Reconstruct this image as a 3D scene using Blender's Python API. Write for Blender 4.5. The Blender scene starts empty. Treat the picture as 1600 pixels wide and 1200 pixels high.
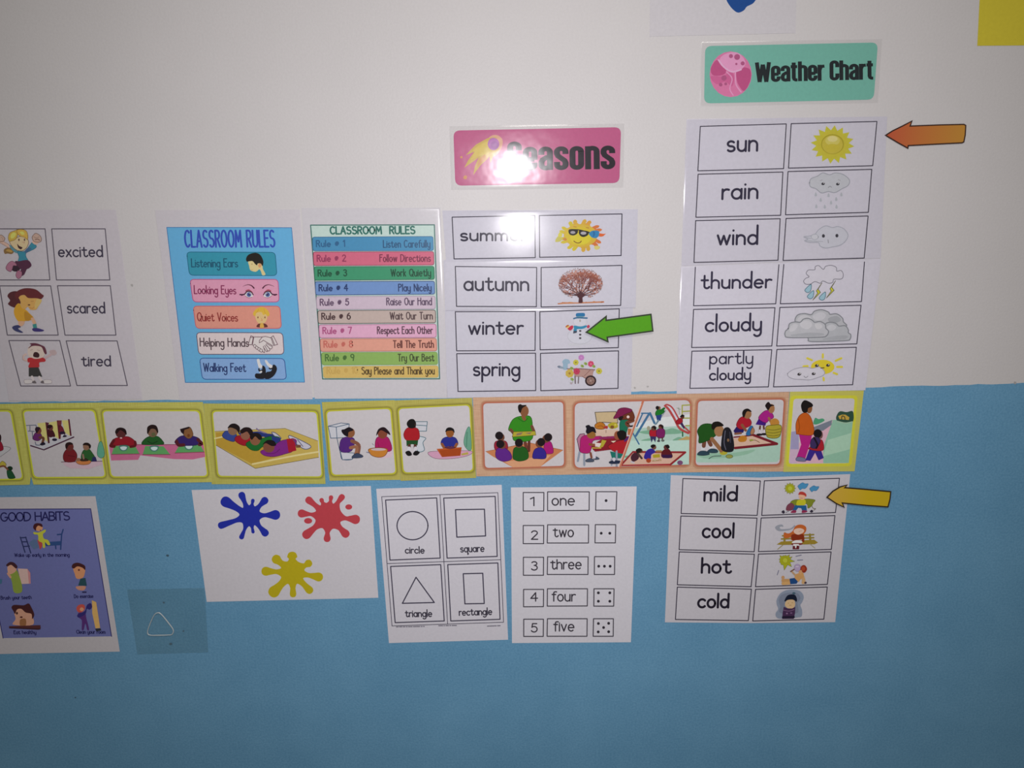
import bpy, math, random
from mathutils import Vector
random.seed(7)
S = bpy.context.scene
col = S.collection

# ------------------------------------------------------------------ camera, light, exposure
FOCAL = 1200.0            # pixels for a 1600 px wide frame
DIST = 1.35               # camera to wall, metres
CAM = Vector((0.0, -DIST, 1.42))
PITCH = math.atan2(FOCAL, 5100.0)
ROLL = math.radians(1.08)
fwd = Vector((0, math.cos(PITCH), -math.sin(PITCH)))
up0 = Vector((0, math.sin(PITCH), math.cos(PITCH)))
rt0 = Vector((1, 0, 0))
RIGHT = rt0*math.cos(ROLL) - up0*math.sin(ROLL)
UP = rt0*math.sin(ROLL) + up0*math.cos(ROLL)
cd = bpy.data.cameras.new('camera')
cam = bpy.data.objects.new('camera', cd)
col.objects.link(cam)
cd.sensor_width = 36.0
cd.lens = 36.0*FOCAL/1600.0
cd.clip_start = 0.01
m = cam.matrix_world.copy()
for i in range(3):
    m[i][0], m[i][1], m[i][2], m[i][3] = RIGHT[i], UP[i], -fwd[i], CAM[i]
cam.matrix_world = m
S.camera = cam

w = bpy.data.worlds.new('room_light')
S.world = w
w.use_nodes = True
w.node_tree.nodes['Background'].inputs[0].default_value = (1.0, 0.94, 0.87, 1)
w.node_tree.nodes['Background'].inputs[1].default_value = 0.15

def spot(name, loc, target, power, ang, blend, rad, colr):
    ld = bpy.data.lights.new(name, 'SPOT')
    ld.energy = power; ld.spot_size = math.radians(ang); ld.spot_blend = blend
    ld.shadow_soft_size = rad; ld.color = colr
    o = bpy.data.objects.new(name, ld)
    col.objects.link(o)
    o.location = loc
    o.rotation_euler = (Vector(target)-Vector(loc)).to_track_quat('-Z', 'Y').to_euler()
    return o
# the phone's flash, right beside its lens
spot('flash', CAM + Vector((0.004, -0.003, 0.018)), (0.02, 0, 1.22), 38, 98, 1.0, 0.006, (1.0, 0.965, 1.0))
# unseen fill light added overhead to brighten the upper wall
ld = bpy.data.lights.new('overhead_fill', 'AREA'); ld.shape = 'RECTANGLE'; ld.size = 1.2; ld.size_y = .3; ld.energy = 18; ld.color = (1.0, .95, .9)
lo = bpy.data.objects.new('overhead_fill', ld); col.objects.link(lo); lo.location = (0.2, -1.7, 2.72)
S.view_settings.view_transform = 'Standard'
S.view_settings.look = 'None'
S.view_settings.gamma = 1.0
S.view_settings.exposure = 0.0
S.view_settings.use_curve_mapping = False

# ------------------------------------------------------------------ helpers
def on_wall(px, py):
    d = fwd*FOCAL + RIGHT*(px-800.0) + UP*(600.0-py)
    t = DIST/d.y
    return (CAM.x + t*d.x, CAM.z + t*d.z)

def lin(c):
    c /= 255.0
    return c/12.92 if c <= 0.04045 else ((c+0.055)/1.055)**2.4
def hexlin(h):
    h = h.lstrip('#')
    return tuple(lin(int(h[i:i+2], 16)) for i in (0, 2, 4))

MATS = {}
def principled(name, colr, rough=0.5, spec=0.25):
    mt = bpy.data.materials.new(name)
    mt.use_nodes = True
    b = mt.node_tree.nodes['Principled BSDF']
    b.inputs['Base Color'].default_value = (*colr, 1)
    b.inputs['Roughness'].default_value = rough
    b.inputs['Specular IOR Level'].default_value = spec
    return mt
def ink(rgb):
    k = tuple(round(min(0.92, max(0.004, v)), 3) for v in rgb)
    if k not in MATS:
        mt = principled('ink', k, 0.55, 0.18)
        nt = mt.node_tree                        # faint unevenness of the print
        b = nt.nodes['Principled BSDF']
        tc = nt.nodes.new('ShaderNodeTexCoord')
        n = nt.nodes.new('ShaderNodeTexNoise'); n.inputs['Scale'].default_value = 190; n.inputs['Detail'].default_value = 3
        mr = nt.nodes.new('ShaderNodeMapRange')
        mr.inputs[3].default_value = 0.93; mr.inputs[4].default_value = 1.07
        mx = nt.nodes.new('ShaderNodeVectorMath'); mx.operation = 'SCALE'
        mx.inputs[0].default_value = k
        nt.links.new(tc.outputs['Object'], n.inputs['Vector'])
        nt.links.new(n.outputs['Fac'], mr.inputs[0])
        nt.links.new(mr.outputs[0], mx.inputs['Scale'])
        nt.links.new(mx.outputs[0], b.inputs['Base Color'])
        MATS[k] = mt
    return MATS[k]

def gradient_ink(c1, c2, x0, x1):
    """a printed colour blend running along the object's own x axis"""
    mt = principled('blend_ink', c1, 0.5, 0.2)
    nt = mt.node_tree
    tc = nt.nodes.new('ShaderNodeTexCoord'); sx = nt.nodes.new('ShaderNodeSeparateXYZ')
    mr = nt.nodes.new('ShaderNodeMapRange'); mr.inputs[1].default_value = x0; mr.inputs[2].default_value = x1
    mx = nt.nodes.new('ShaderNodeMix'); mx.data_type = 'RGBA'
    mx.inputs[6].default_value = (*c1, 1); mx.inputs[7].default_value = (*c2, 1)
    nt.links.new(tc.outputs['Object'], sx.inputs[0]); nt.links.new(sx.outputs[0], mr.inputs[0])
    nt.links.new(mr.outputs[0], mx.inputs[0]); nt.links.new(mx.outputs[2], nt.nodes['Principled BSDF'].inputs['Base Color'])
    return mt

def woven_ink(c1, c2):
    """printed raffia look: fine streaks both ways"""
    mt = principled('woven_print', c1, 0.5, 0.25)
    nt = mt.node_tree
    tc = nt.nodes.new('ShaderNodeTexCoord')
    fs = []
    for sc in ((30, 30, 1100), (1100, 30, 30)):
        mp = nt.nodes.new('ShaderNodeMapping'); mp.inputs['Scale'].default_value = sc
        n = nt.nodes.new('ShaderNodeTexNoise'); n.inputs['Scale'].default_value = 1.0; n.inputs['Detail'].default_value = 3
        nt.links.new(tc.outputs['Object'], mp.inputs[0]); nt.links.new(mp.outputs[0], n.inputs['Vector'])
        fs.append(n)
    ad = nt.nodes.new('ShaderNodeMath'); ad.operation = 'ADD'
    nt.links.new(fs[0].outputs['Fac'], ad.inputs[0]); nt.links.new(fs[1].outputs['Fac'], ad.inputs[1])
    mr = nt.nodes.new('ShaderNodeMapRange'); mr.inputs[1].default_value = 0.75; mr.inputs[2].default_value = 1.25
    mx = nt.nodes.new('ShaderNodeMix'); mx.data_type = 'RGBA'
    mx.inputs[6].default_value = (*c1, 1); mx.inputs[7].default_value = (*c2, 1)
    nt.links.new(ad.outputs[0], mr.inputs[0]); nt.links.new(mr.outputs[0], mx.inputs[0])
    nt.links.new(mx.outputs[2], nt.nodes['Principled BSDF'].inputs['Base Color'])
    return mt

def film_material(name, rough, wave, tint, scale=16, shift=(0, 0, 0), detail=1.5, bulge=None):
    mt = bpy.data.materials.new(name)
    mt.use_nodes = True
    nt = mt.node_tree
    nt.nodes.clear()
    out = nt.nodes.new('ShaderNodeOutputMaterial')
    mix = nt.nodes.new('ShaderNodeMixShader')
    tr = nt.nodes.new('ShaderNodeBsdfTransparent'); tr.inputs[0].default_value = (*tint, 1)
    gl = nt.nodes.new('ShaderNodeBsdfAnisotropic'); gl.inputs['Roughness'].default_value = rough
    ge = nt.nodes.new('ShaderNodeNewGeometry')           # Schlick reflectance of a thin sheet, the same from both sides
    dt = nt.nodes.new('ShaderNodeVectorMath'); dt.operation = 'DOT_PRODUCT'
    nt.links.new(ge.outputs['Incoming'], dt.inputs[0]); nt.links.new(ge.outputs['Normal'], dt.inputs[1])
    fr = None
    for op, val in (('ABSOLUTE', None), ('SUBTRACT', 1.0), ('POWER', 5.0), ('MULTIPLY_ADD', 0.92)):
        q = nt.nodes.new('ShaderNodeMath'); q.operation = op
        src = dt.outputs['Value'] if fr is None else fr.outputs[0]
        if op == 'SUBTRACT': q.inputs[0].default_value = val; nt.links.new(src, q.inputs[1])
        else:
            nt.links.new(src, q.inputs[0])
            if val is not None: q.inputs[1].default_value = val
        if op == 'MULTIPLY_ADD': q.inputs[2].default_value = 0.08
        fr = q
    tc = nt.nodes.new('ShaderNodeTexCoord')
    n = nt.nodes.new('ShaderNodeTexNoise'); n.inputs['Scale'].default_value = scale; n.inputs['Detail'].default_value = detail
    mp = nt.nodes.new('ShaderNodeMapping'); mp.inputs['Location'].default_value = shift
    bp = nt.nodes.new('ShaderNodeBump'); bp.inputs['Strength'].default_value = 1.0; bp.inputs['Distance'].default_value = wave
    L = nt.links.new
    L(tc.outputs['Object'], mp.inputs[0]); L(mp.outputs[0], n.inputs['Vector']); L(n.outputs['Fac'], bp.inputs['Height'])
    L(bp.outputs[0], gl.inputs['Normal'])
    if bulge:                                   # the sheet stands slightly proud of the wall about one point
        sx = nt.nodes.new('ShaderNodeSeparateXYZ'); L(tc.outputs['Object'], sx.inputs[0])
        prev = None
        for ax, (c0, kk) in (('X', bulge[0]), ('Z', bulge[1])):
            sb = nt.nodes.new('ShaderNodeMath'); sb.operation = 'SUBTRACT'; sb.inputs[1].default_value = c0; L(sx.outputs[ax], sb.inputs[0])
            sq = nt.nodes.new('ShaderNodeMath'); sq.operation = 'MULTIPLY'; L(sb.outputs[0], sq.inputs[0]); L(sb.outputs[0], sq.inputs[1])
            ml = nt.nodes.new('ShaderNodeMath'); ml.operation = 'MULTIPLY_ADD'; ml.inputs[1].default_value = -kk/2; ml.inputs[2].default_value = 0; L(sq.outputs[0], ml.inputs[0])
            if prev: L(prev.outputs[0], ml.inputs[2])
            prev = ml
        b2 = nt.nodes.new('ShaderNodeBump'); b2.inputs['Strength'].default_value = 1.0; b2.inputs['Distance'].default_value = 1.0
        L(prev.outputs[0], b2.inputs['Height']); L(b2.outputs[0], bp.inputs['Normal'])
    L(fr.outputs[0], mix.inputs[0]); L(tr.outputs[0], mix.inputs[1]); L(gl.outputs[0], mix.inputs[2])
    L(mix.outputs[0], out.inputs[0])
    return mt
FILM = film_material('laminate', 0.17, 0.0005, (1, 1, 1), 14)
FILM_BANNER = film_material('banner_laminate', 0.23, 0.0013, (1, 1, 1), 13, (.31, 0, .12), 3, ((-.034, .7), (.012, 1.2)))
FILM_SUMMER = film_material('summer_laminate', 0.22, 0.0006, (1, 1, 1), 13, (.05, 0, .03), 2, ((-.026, 1.2), (-.012, 1.2)))
CLEAR = film_material('clear_plastic', 0.3, 0.002, (.90, .935, .92), 30)

# ------------------------------------------------------------------ drawing
def arc(cx, cy, rx, ry, a0, a1, n=None):
    n = n or max(4, int(abs(a1-a0)/18))
    return [(cx+rx*math.cos(math.radians(a0+(a1-a0)*i/n)), cy+ry*math.sin(math.radians(a0+(a1-a0)*i/n))) for i in range(n+1)]
def crom(pts, closed, n=5):
    k = len(pts); out = []
    if k < 3 and not closed: return list(pts)
    rng = k if closed else k-1
    for i in range(rng):
        if closed: p = [pts[(i+j-1) % k] for j in range(4)]
        else: p = [pts[min(max(i+j-1, 0), k-1)] for j in range(4)]
        for t in range(n):
            t /= n
            out.append(tuple(0.5*(2*p[1][q]+(p[2][q]-p[0][q])*t+(2*p[0][q]-5*p[1][q]+4*p[2][q]-p[3][q])*t*t
                       + (3*p[1][q]-p[0][q]-3*p[2][q]+p[3][q])*t**3) for q in (0, 1)))
    if not closed: out.append(tuple(pts[-1]))
    return out
def strokes_of(pts, closed=False, lim=50):
    """split a polyline at its sharp corners"""
    pts = [p for i, p in enumerate(pts) if i == 0 or math.hypot(p[0]-pts[i-1][0], p[1]-pts[i-1][1]) > 1e-6]
    if closed: pts = pts + [pts[0]]
    out = [[pts[0]]]
    for i in range(1, len(pts)):
        out[-1].append(pts[i])
        if i < len(pts)-1:
            a = math.atan2(pts[i][1]-pts[i-1][1], pts[i][0]-pts[i-1][0])
            b = math.atan2(pts[i+1][1]-pts[i][1], pts[i+1][0]-pts[i][0])
            d = abs((b-a+math.pi) % (2*math.pi)-math.pi)
            if d > math.radians(lim): out.append([pts[i]])
    return out
def ribbon(pts, wd, cap='round', taper=None):
    """outline (one polygon list of quads) of one smooth stroke; returns verts, faces"""
    n = len(pts); V = []; Fc = []; h = wd/2
    if n == 1: pts = [pts[0], (pts[0][0]+1e-4, pts[0][1])]; n = 2
    nr = []
    for i in range(n):
        a = pts[max(i-1, 0)]; b = pts[min(i+1, n-1)]
        dx, dy = b[0]-a[0], b[1]-a[1]; L = math.hypot(dx, dy) or 1
        nr.append((-dy/L, dx/L))
    for i in range(n):
        hh = h*(taper[0]+(taper[1]-taper[0])*i/(n-1)) if taper else h
        V += [(pts[i][0]+nr[i][0]*hh, pts[i][1]+nr[i][1]*hh), (pts[i][0]-nr[i][0]*hh, pts[i][1]-nr[i][1]*hh)]
    for i in range(n-1): Fc.append((2*i, 2*i+1, 2*i+3, 2*i+2))
    if cap == 'round':
        for i, sg in ((0, 1), (n-1, -1)):
            hh = h*(taper[0 if i == 0 else 1]) if taper else h
            a0 = math.degrees(math.atan2(nr[i][1], nr[i][0]))
            base = len(V)
            mid = arc(pts[i][0], pts[i][1], hh, hh, a0, a0+180*sg, 6)[1:-1]
            V += mid
            Fc.append((2*i,) + tuple(range(base, base+len(mid))) + (2*i+1,))
    return V, Fc

O_ = arc(.45, .5, .45, .5, 0, 360)
TAIL = [(.9, 1), (.9, -.25)] + arc(.47, -.25, .43, .45, 0, -150)
def arch(x0, r=.4): return [(x0, .45)] + arc(x0+r, .6, r, .4, 180, 0) + [(x0+2*r, 0)]
GL = {
 'a': (.9, [O_, [(.9, 1), (.9, 0)]]), 'b': (.9, [[(0, 1.9), (0, 0)], O_]), 'c': (.8, [arc(.47, .5, .47, .5, 45, 315)]),
 'd': (.9, [O_, [(.9, 1.9), (.9, 0)]]), 'e': (.9, [[(.03, .52), (.9, .52)] + arc(.46, .5, .45, .5, 2, 312)[1:]]),
 'f': (.6, [arc(.56, 1.5, .3, .4, 60, 180)+[(.26, 0)], [(0, 1), (.58, 1)]]), 'g': (.9, [O_, TAIL]),
 'h': (.8, [[(0, 1.9), (0, 0)], arch(0)]), 'i': (.02, [[(0, 1), (0, 0)], [(0, 1.45), (0.01, 1.46)]]),
 'j': (.3, [[(.3, 1), (.3, -.3)]+arc(.05, -.3, .25, .4, 0, -100), [(.3, 1.45), (.31, 1.46)]]),
 'k': (.65, [[(0, 1.9), (0, 0)], [(.62, 1), (.03, .42)], [(.2, .57), (.66, 0)]]), 'l': (.02, [[(0, 1.9), (0, 0)]]),
 'm': (1.28, [[(0, 1), (0, 0)], arch(0, .32), arch(.64, .32)]), 'n': (.8, [[(0, 1), (0, 0)], arch(0)]), 'o': (.9, [O_]),
 'p': (.9, [[(0, 1), (0, -.75)], O_]), 'q': (.9, [O_, [(.9, 1), (.9, -.75), (1.1, -.55)]]),
 'r': (.55, [[(0, 1), (0, 0)], [(0, .45)] + arc(.4, .58, .4, .42, 180, 62)]),
 's': (.7, [arc(.36, .75, .33, .25, 35, 270)[:-1] + arc(.36, .25, .36, .25, 90, -145)]),
 't': (.72, [[(.28, 1.5), (.28, .3)] + arc(.56, .3, .28, .3, 180, 335), [(-.04, 1), (.66, 1)]]),
 'u': (.8, [[(0, 1), (0, .4)] + arc(.4, .4, .4, .4, 180, 360) + [(.8, .5)], [(.8, 1), (.8, 0)]]),
 'v': (.8, [[(0, 1), (.4, 0), (.8, 1)]]), 'w': (1.2, [[(0, 1), (.3, 0), (.6, .95), (.9, 0), (1.2, 1)]]),
 'x': (.75, [[(0, 1), (.75, 0)], [(.75, 1), (0, 0)]]),
 'y': (.85, [[(0, 1), (0, .4)] + arc(.42, .4, .42, .4, 180, 360), [(.85, 1), (.85, -.25)] + arc(.45, -.25, .4, .45, 0, -140)]),
 'z': (.75, [[(0, 1), (.72, 1), (0, 0), (.75, 0)]]),
 'A': (1.1, [[(0, 0), (.55, 1.9), (1.1, 0)], [(.2, .65), (.9, .65)]]),
 'B': (1, [[(0, 0), (0, 1.9), (.45, 1.9)]+arc(.45, 1.45, .42, .45, 90, -90)+[(0, 1)], [(.4, 1)]+arc(.45, .5, .5, .5, 90, -90)+[(0, 0)]]),
 'C': (1.05, [arc(.6, .95, .6, .95, 48, 312)]), 'D': (1.1, [[(0, 0), (0, 1.9), (.35, 1.9)]+arc(.35, .95, .75, .95, 90, -90)+[(0, 0)]]),
 'E': (.85, [[(.85, 1.9), (0, 1.9), (0, 0), (.85, 0)], [(0, 1), (.7, 1)]]), 'F': (.8, [[(.85, 1.9), (0, 1.9), (0, 0)], [(0, 1), (.65, 1)]]),
 'G': (1.2, [arc(.6, .95, .6, .95, 50, 350)+[(1.2, .85), (.75, .85)]]), 'H': (1.05, [[(0, 1.9), (0, 0)], [(1.05, 1.9), (1.05, 0)], [(0, 1), (1.05, 1)]]),
 'I': (.02, [[(0, 1.9), (0, 0)]]), 'L': (.8, [[(0, 1.9), (0, 0), (.8, 0)]]),
 'M': (1.3, [[(0, 0), (.12, 1.9), (.65, .6), (1.18, 1.9), (1.3, 0)]]), 'N': (1.05, [[(0, 0), (0, 1.9), (1.05, 0), (1.05, 1.9)]]),
 'O': (1.2, [arc(.6, .95, .6, .95, 0, 360)]), 'P': (.95, [[(0, 0), (0, 1.9), (.45, 1.9)]+arc(.45, 1.4, .48, .5, 90, -90)+[(0, .9)]]),
 'Q': (1.2, [arc(.6, .95, .6, .95, 0, 360), [(.75, .4), (1.2, -.1)]]),
 'R': (.95, [[(0, 0), (0, 1.9), (.45, 1.9)]+arc(.45, 1.42, .46, .48, 90, -90)+[(0, .94)], [(.4, .94), (.95, 0)]]),
 'S': (1, [arc(.5, 1.43, .46, .47, 40, 270)[:-1]+arc(.5, .48, .5, .48, 90, -145)]), 'T': (1.0, [[(0, 1.9), (1.0, 1.9)], [(.5, 1.9), (.5, 0)]]),
 'U': (1.05, [[(0, 1.9), (0, .5)]+arc(.52, .5, .52, .5, 180, 360)+[(1.05, 1.9)]]), 'V': (1.05, [[(0, 1.9), (.52, 0), (1.05, 1.9)]]),
 'W': (1.5, [[(0, 1.9), (.38, 0), (.75, 1.7), (1.12, 0), (1.5, 1.9)]]),
 '0': (.95, [arc(.47, .95, .47, .95, 0, 360)]), '1': (.35, [[(0, 1.5), (.35, 1.9), (.35, 0)]]),
 '2': (.95, [arc(.46, 1.4, .44, .5, 165, -35)+[(0, 0), (.95, 0)]]),
 '3': (.9, [arc(.42, 1.45, .4, .45, 150, -90)[:-1], arc(.42, .5, .46, .5, 90, -150)]),
 '4': (1, [[(.72, 0), (.72, 1.9), (0, .6), (1, .6)]]), '5': (.95, [[(.85, 1.9), (.2, 1.9), (.1, 1.0)]+arc(.43, .6, .48, .6, 125, -150)]),
 '6': (.95, [arc(.47, .55, .46, .55, 0, 360), arc(.95, .6, .94, 1.3, 180, 108)]), '7': (.9, [[(0, 1.9), (.9, 1.9), (.3, 0)]]),
 '8': (.95, [arc(.47, 1.43, .4, .46, 0, 360), arc(.47, .5, .47, .5, 0, 360)]), '9': (.95, [arc(.47, 1.35, .46, .55, 0, 360), [(.93, 1.4), (.7, 0)]]),
 '#': (1.0, [[(.25, .3), (.4, 1.4)], [(.62, .3), (.77, 1.4)], [(.05, .68), (.95, .68)], [(.1, 1.05), (1, 1.05)]]),
 ' ': (.5, []),
}
PRI = dict(GL)
PRI['1'] = (.35, [[(0, 1.5), (.3, 1.9), (.3, 0)]])
_c = .142
def _ring(y0, y1): return arc(.227, y1-.085-_c, _c, _c, 0, 180)+arc(.227, y0+.085+_c, _c, _c, 180, 360)
HV = {
 'o': (.454, [_ring(0, 1)+[(.369, .8)]]), 'n': (.454, [[(.085, 1), (.085, 0)], [(.085, .68)]+arc(.227, .773, _c, _c, 180, 0)+[(.369, 0)]]),
 'h': (.454, [[(.085, 1.24), (.085, 0)], [(.085, .68)]+arc(.227, .773, _c, _c, 180, 0)+[(.369, 0)]]),
 'a': (.454, [[(.085, .66)]+arc(.227, .773, _c, _c, 180, 0)+[(.369, 0)], [(.369, .56), (.25, .54), (.13, .45), (.085, .34)]+arc(.227, .227, _c, _c, 180, 360)]),
 's': (.454, [[(.369, .68)]+arc(.227, .773, _c, _c, 0, 180)+[(.085, .70), (.12, .6), (.227, .5), (.335, .4), (.369, .3)]+arc(.227, .227, _c, _c, 0, -180)+[(.085, .34)]]),
 'e': (.454, [[(.1, .47), (.369, .47)], [(.369, .45)]+arc(.227, .773, _c, _c, 0, 180)+arc(.227, .227, _c, _c, 180, 360)+[(.369, .33)]]),
 't': (.34, [[(.15, 1.18), (.15, .22), (.18, .12), (.24, .085), (.33, .085)], [(0, .92), (.32, .92)]]),
 'r': (.33, [[(.085, 1), (.085, 0)], [(.085, .66), (.13, .82), (.22, .9), (.33, .91)]]),
 'W': (.74, [[(.07, 1.24), (.2, .0)], [(.2, .0), (.36, 1.1)], [(.37, 1.1), (.53, 0)], [(.53, 0), (.67, 1.24)]]),
 'C': (.454, [[(.369, .82)]+arc(.227, 1.013, _c, _c, 0, 180)+arc(.227, .227, _c, _c, 180, 360)+[(.369, .43)]]),
 'S': (.454, [[(.369, .87)]+arc(.227, 1.013, _c, _c, 0, 180)+[(.085, .9), (.12, .76), (.227, .63), (.335, .5), (.369, .36)]+arc(.227, .227, _c, _c, 0, -180)+[(.085, .4)]]),
 ' ': (.2, []),
}

class Fr:
    """reads measurements taken on an enlarged detail of the photograph"""
    def __init__(s, ox, oy, k): s.ox, s.oy, s.k = ox, oy, k
    def px(s, p): return (s.ox+p[0]/s.k, s.oy+p[1]/s.k)
PX = Fr(0, 0, 1)
STEP = 8e-6

class Art:
    def __init__(s, th, name, fr, parent=None, label=None):
        s.th, s.name, s.fr, s.parent, s.label = th, name, fr, parent, label
        s.V, s.F, s.M, s.mats, s.smooth = [], [], [], [], False
        s.inked = th.root.name.startswith('picture_card') and any(q in name for q in ('child', 'boy', 'girl', 'teacher', 'woman'))
    def mi(s, c):
        mt = c if isinstance(c, bpy.types.Material) else ink(s.th.alb(c))
        if mt not in s.mats: s.mats.append(mt)
        return s.mats.index(mt)
    def raw(s, V, Fc, c, depth=None):
        """V in frame units"""
        if depth is None:
            s.th.depth += STEP; depth = s.th.depth
        b = len(s.V); k = s.mi(c)
        for p in V:
            x, z = on_wall(*s.fr.px(p))
            s.V.append((x-s.th.cx, -depth, z-s.th.cz))
        for f in Fc:
            q = [s.V[b+i] for i in f]
            ar = sum(q[i][0]*q[(i+1) % len(q)][2]-q[(i+1) % len(q)][0]*q[i][2] for i in range(len(q)))
            s.F.append(tuple(b+i for i in (f if ar > 0 else f[::-1])))
            s.M.append(k)
    def P(s, c, pts, o=None, ow=3):
        s.raw(pts, [tuple(range(len(pts)))], c)
        if o: s.S(o, ow, pts, False, True)
        return s
    def B(s, c, pts, o=None, ow=3):
        q = crom(pts, True)
        s.raw(q, [tuple(range(len(q)))], c)
        if not o and s.inked:                     # the drawn figures have a thin inked outline
            o = ''.join('%02X' % int(int(c[i:i+2], 16)*.5) for i in (0, 2, 4)); ow = .6*s.fr.k
        if o: s.S(o, ow, q, False, True)
        return s
    def S(s, c, wd, pts, smooth=True, closed=False, taper=None, cap='round'):
        q = crom(pts, closed) if smooth else list(pts)
        for st in strokes_of(q, closed):
            V, Fc = ribbon(st, wd, cap, taper)
            s.raw(V, Fc, c)
        return s
    def E(s, c, cx, cy, rx, ry=None, rot=0, o=None, ow=3):
        ry = ry or rx; r = math.radians(rot)
        q = [(cx+x*math.cos(r)-y*math.sin(r), cy+x*math.sin(r)+y*math.cos(r)) for x, y in arc(0, 0, rx, ry, 0, 360, 20)[:-1]]
        s.raw(q, [tuple(range(20))], c)
        if o: s.S(o, ow, q, False, True)
        return s
    def rbox(s, c, quad, r, o=None, ow=3, grow=0):
        q = rounded(quad, r, grow)
        s.raw(q, [tuple(range(len(q)))], c)
        if o: s.S(o, ow, q, False, True)
        return s
    def T(s, c, txt, p0, p1, xh, asc=1.9, wd=6, upv=(0, -1), gap=.34, font=GL, desc=1.0):
        x = 0; items = []
        for i, ch in enumerate(txt):
            adv, st = font[ch]
            items.append((x, st)); x += adv + (gap if i < len(txt)-1 else 0)
        W = x; ka = (asc-1)/.9
        base = s.th.depth; mx = 0
        for x0, st in items:
            k = 0
            for pl in st:
                q = []
                for (gx, gy) in pl:
                    if gy > 1: gy = 1+(gy-1)*ka
                    if gy < 0: gy *= desc
                    t = (x0+gx)/W
                    q.append((p0[0]+(p1[0]-p0[0])*t+upv[0]*gy*xh, p0[1]+(p1[1]-p0[1])*t+upv[1]*gy*xh))
                for sub in strokes_of(q):
                    k += 1
                    V, Fc = ribbon(sub, wd)
                    s.raw(V, Fc, c, base+k*STEP)
            mx = max(mx, k)
        s.th.depth = base+mx*STEP
        return s
    def heavy(s, c, txt, p0, p1, xh, upv=(0, -1), gap=.075, pen=.17):
        x = 0; items = []
        for ch in txt:
            adv, st = HV[ch]; items.append((x, st)); x += adv+gap
        W = x-gap; base = s.th.depth; mx = 0
        for x0, st in items:
            k = 0
            for pl in st:
                for sub in strokes_of(pl, lim=100):
                    k += 1
                    V, Fc = ribbon(sub, pen, 'butt')
                    V = [(p0[0]+(p1[0]-p0[0])*(x0+a)/W+upv[0]*b*xh, p0[1]+(p1[1]-p0[1])*(x0+a)/W+upv[1]*b*xh) for a, b in V]
                    s.raw(V, Fc, c, base+k*STEP)
            mx = max(mx, k)
        s.th.depth = base+mx*STEP
        return s
    def build(s):
        me = bpy.data.meshes.new(s.name)
        me.from_pydata(s.V, [], s.F)
        for mt in s.mats: me.materials.append(mt)
        me.polygons.foreach_set('material_index', s.M)
        if s.smooth: me.polygons.foreach_set('use_smooth', [True]*len(s.F))
        me.update()
        ob = bpy.data.objects.new(s.name, me)
        col.objects.link(ob)
        ob.parent = s.parent.ob if s.parent else s.th.root
        if s.label: ob['label'] = s.label
        s.ob = ob

def rounded(quad, r, grow=0):
    if grow:
        n = len(quad); cx = sum(p[0] for p in quad)/n; cy = sum(p[1] for p in quad)/n
        quad = [(p[0]+math.copysign(grow, p[0]-cx), p[1]+math.copysign(grow, p[1]-cy)) for p in quad]
    out = []
    n = len(quad)
    for i in range(n):
        p = quad[i]; a = quad[i-1]; b = quad[(i+1) % n]
        la = math.hypot(a[0]-p[0], a[1]-p[1]); lb = math.hypot(b[0]-p[0], b[1]-p[1])
        A = (p[0]+(a[0]-p[0])*r/la, p[1]+(a[1]-p[1])*r/la); Bq = (p[0]+(b[0]-p[0])*r/lb, p[1]+(b[1]-p[1])*r/lb)
        for j in range(6):
            t = j/5
            out.append(tuple((1-t)**2*A[q]+2*t*(1-t)*p[q]+t*t*Bq[q] for q in (0, 1)))
    return out

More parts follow.
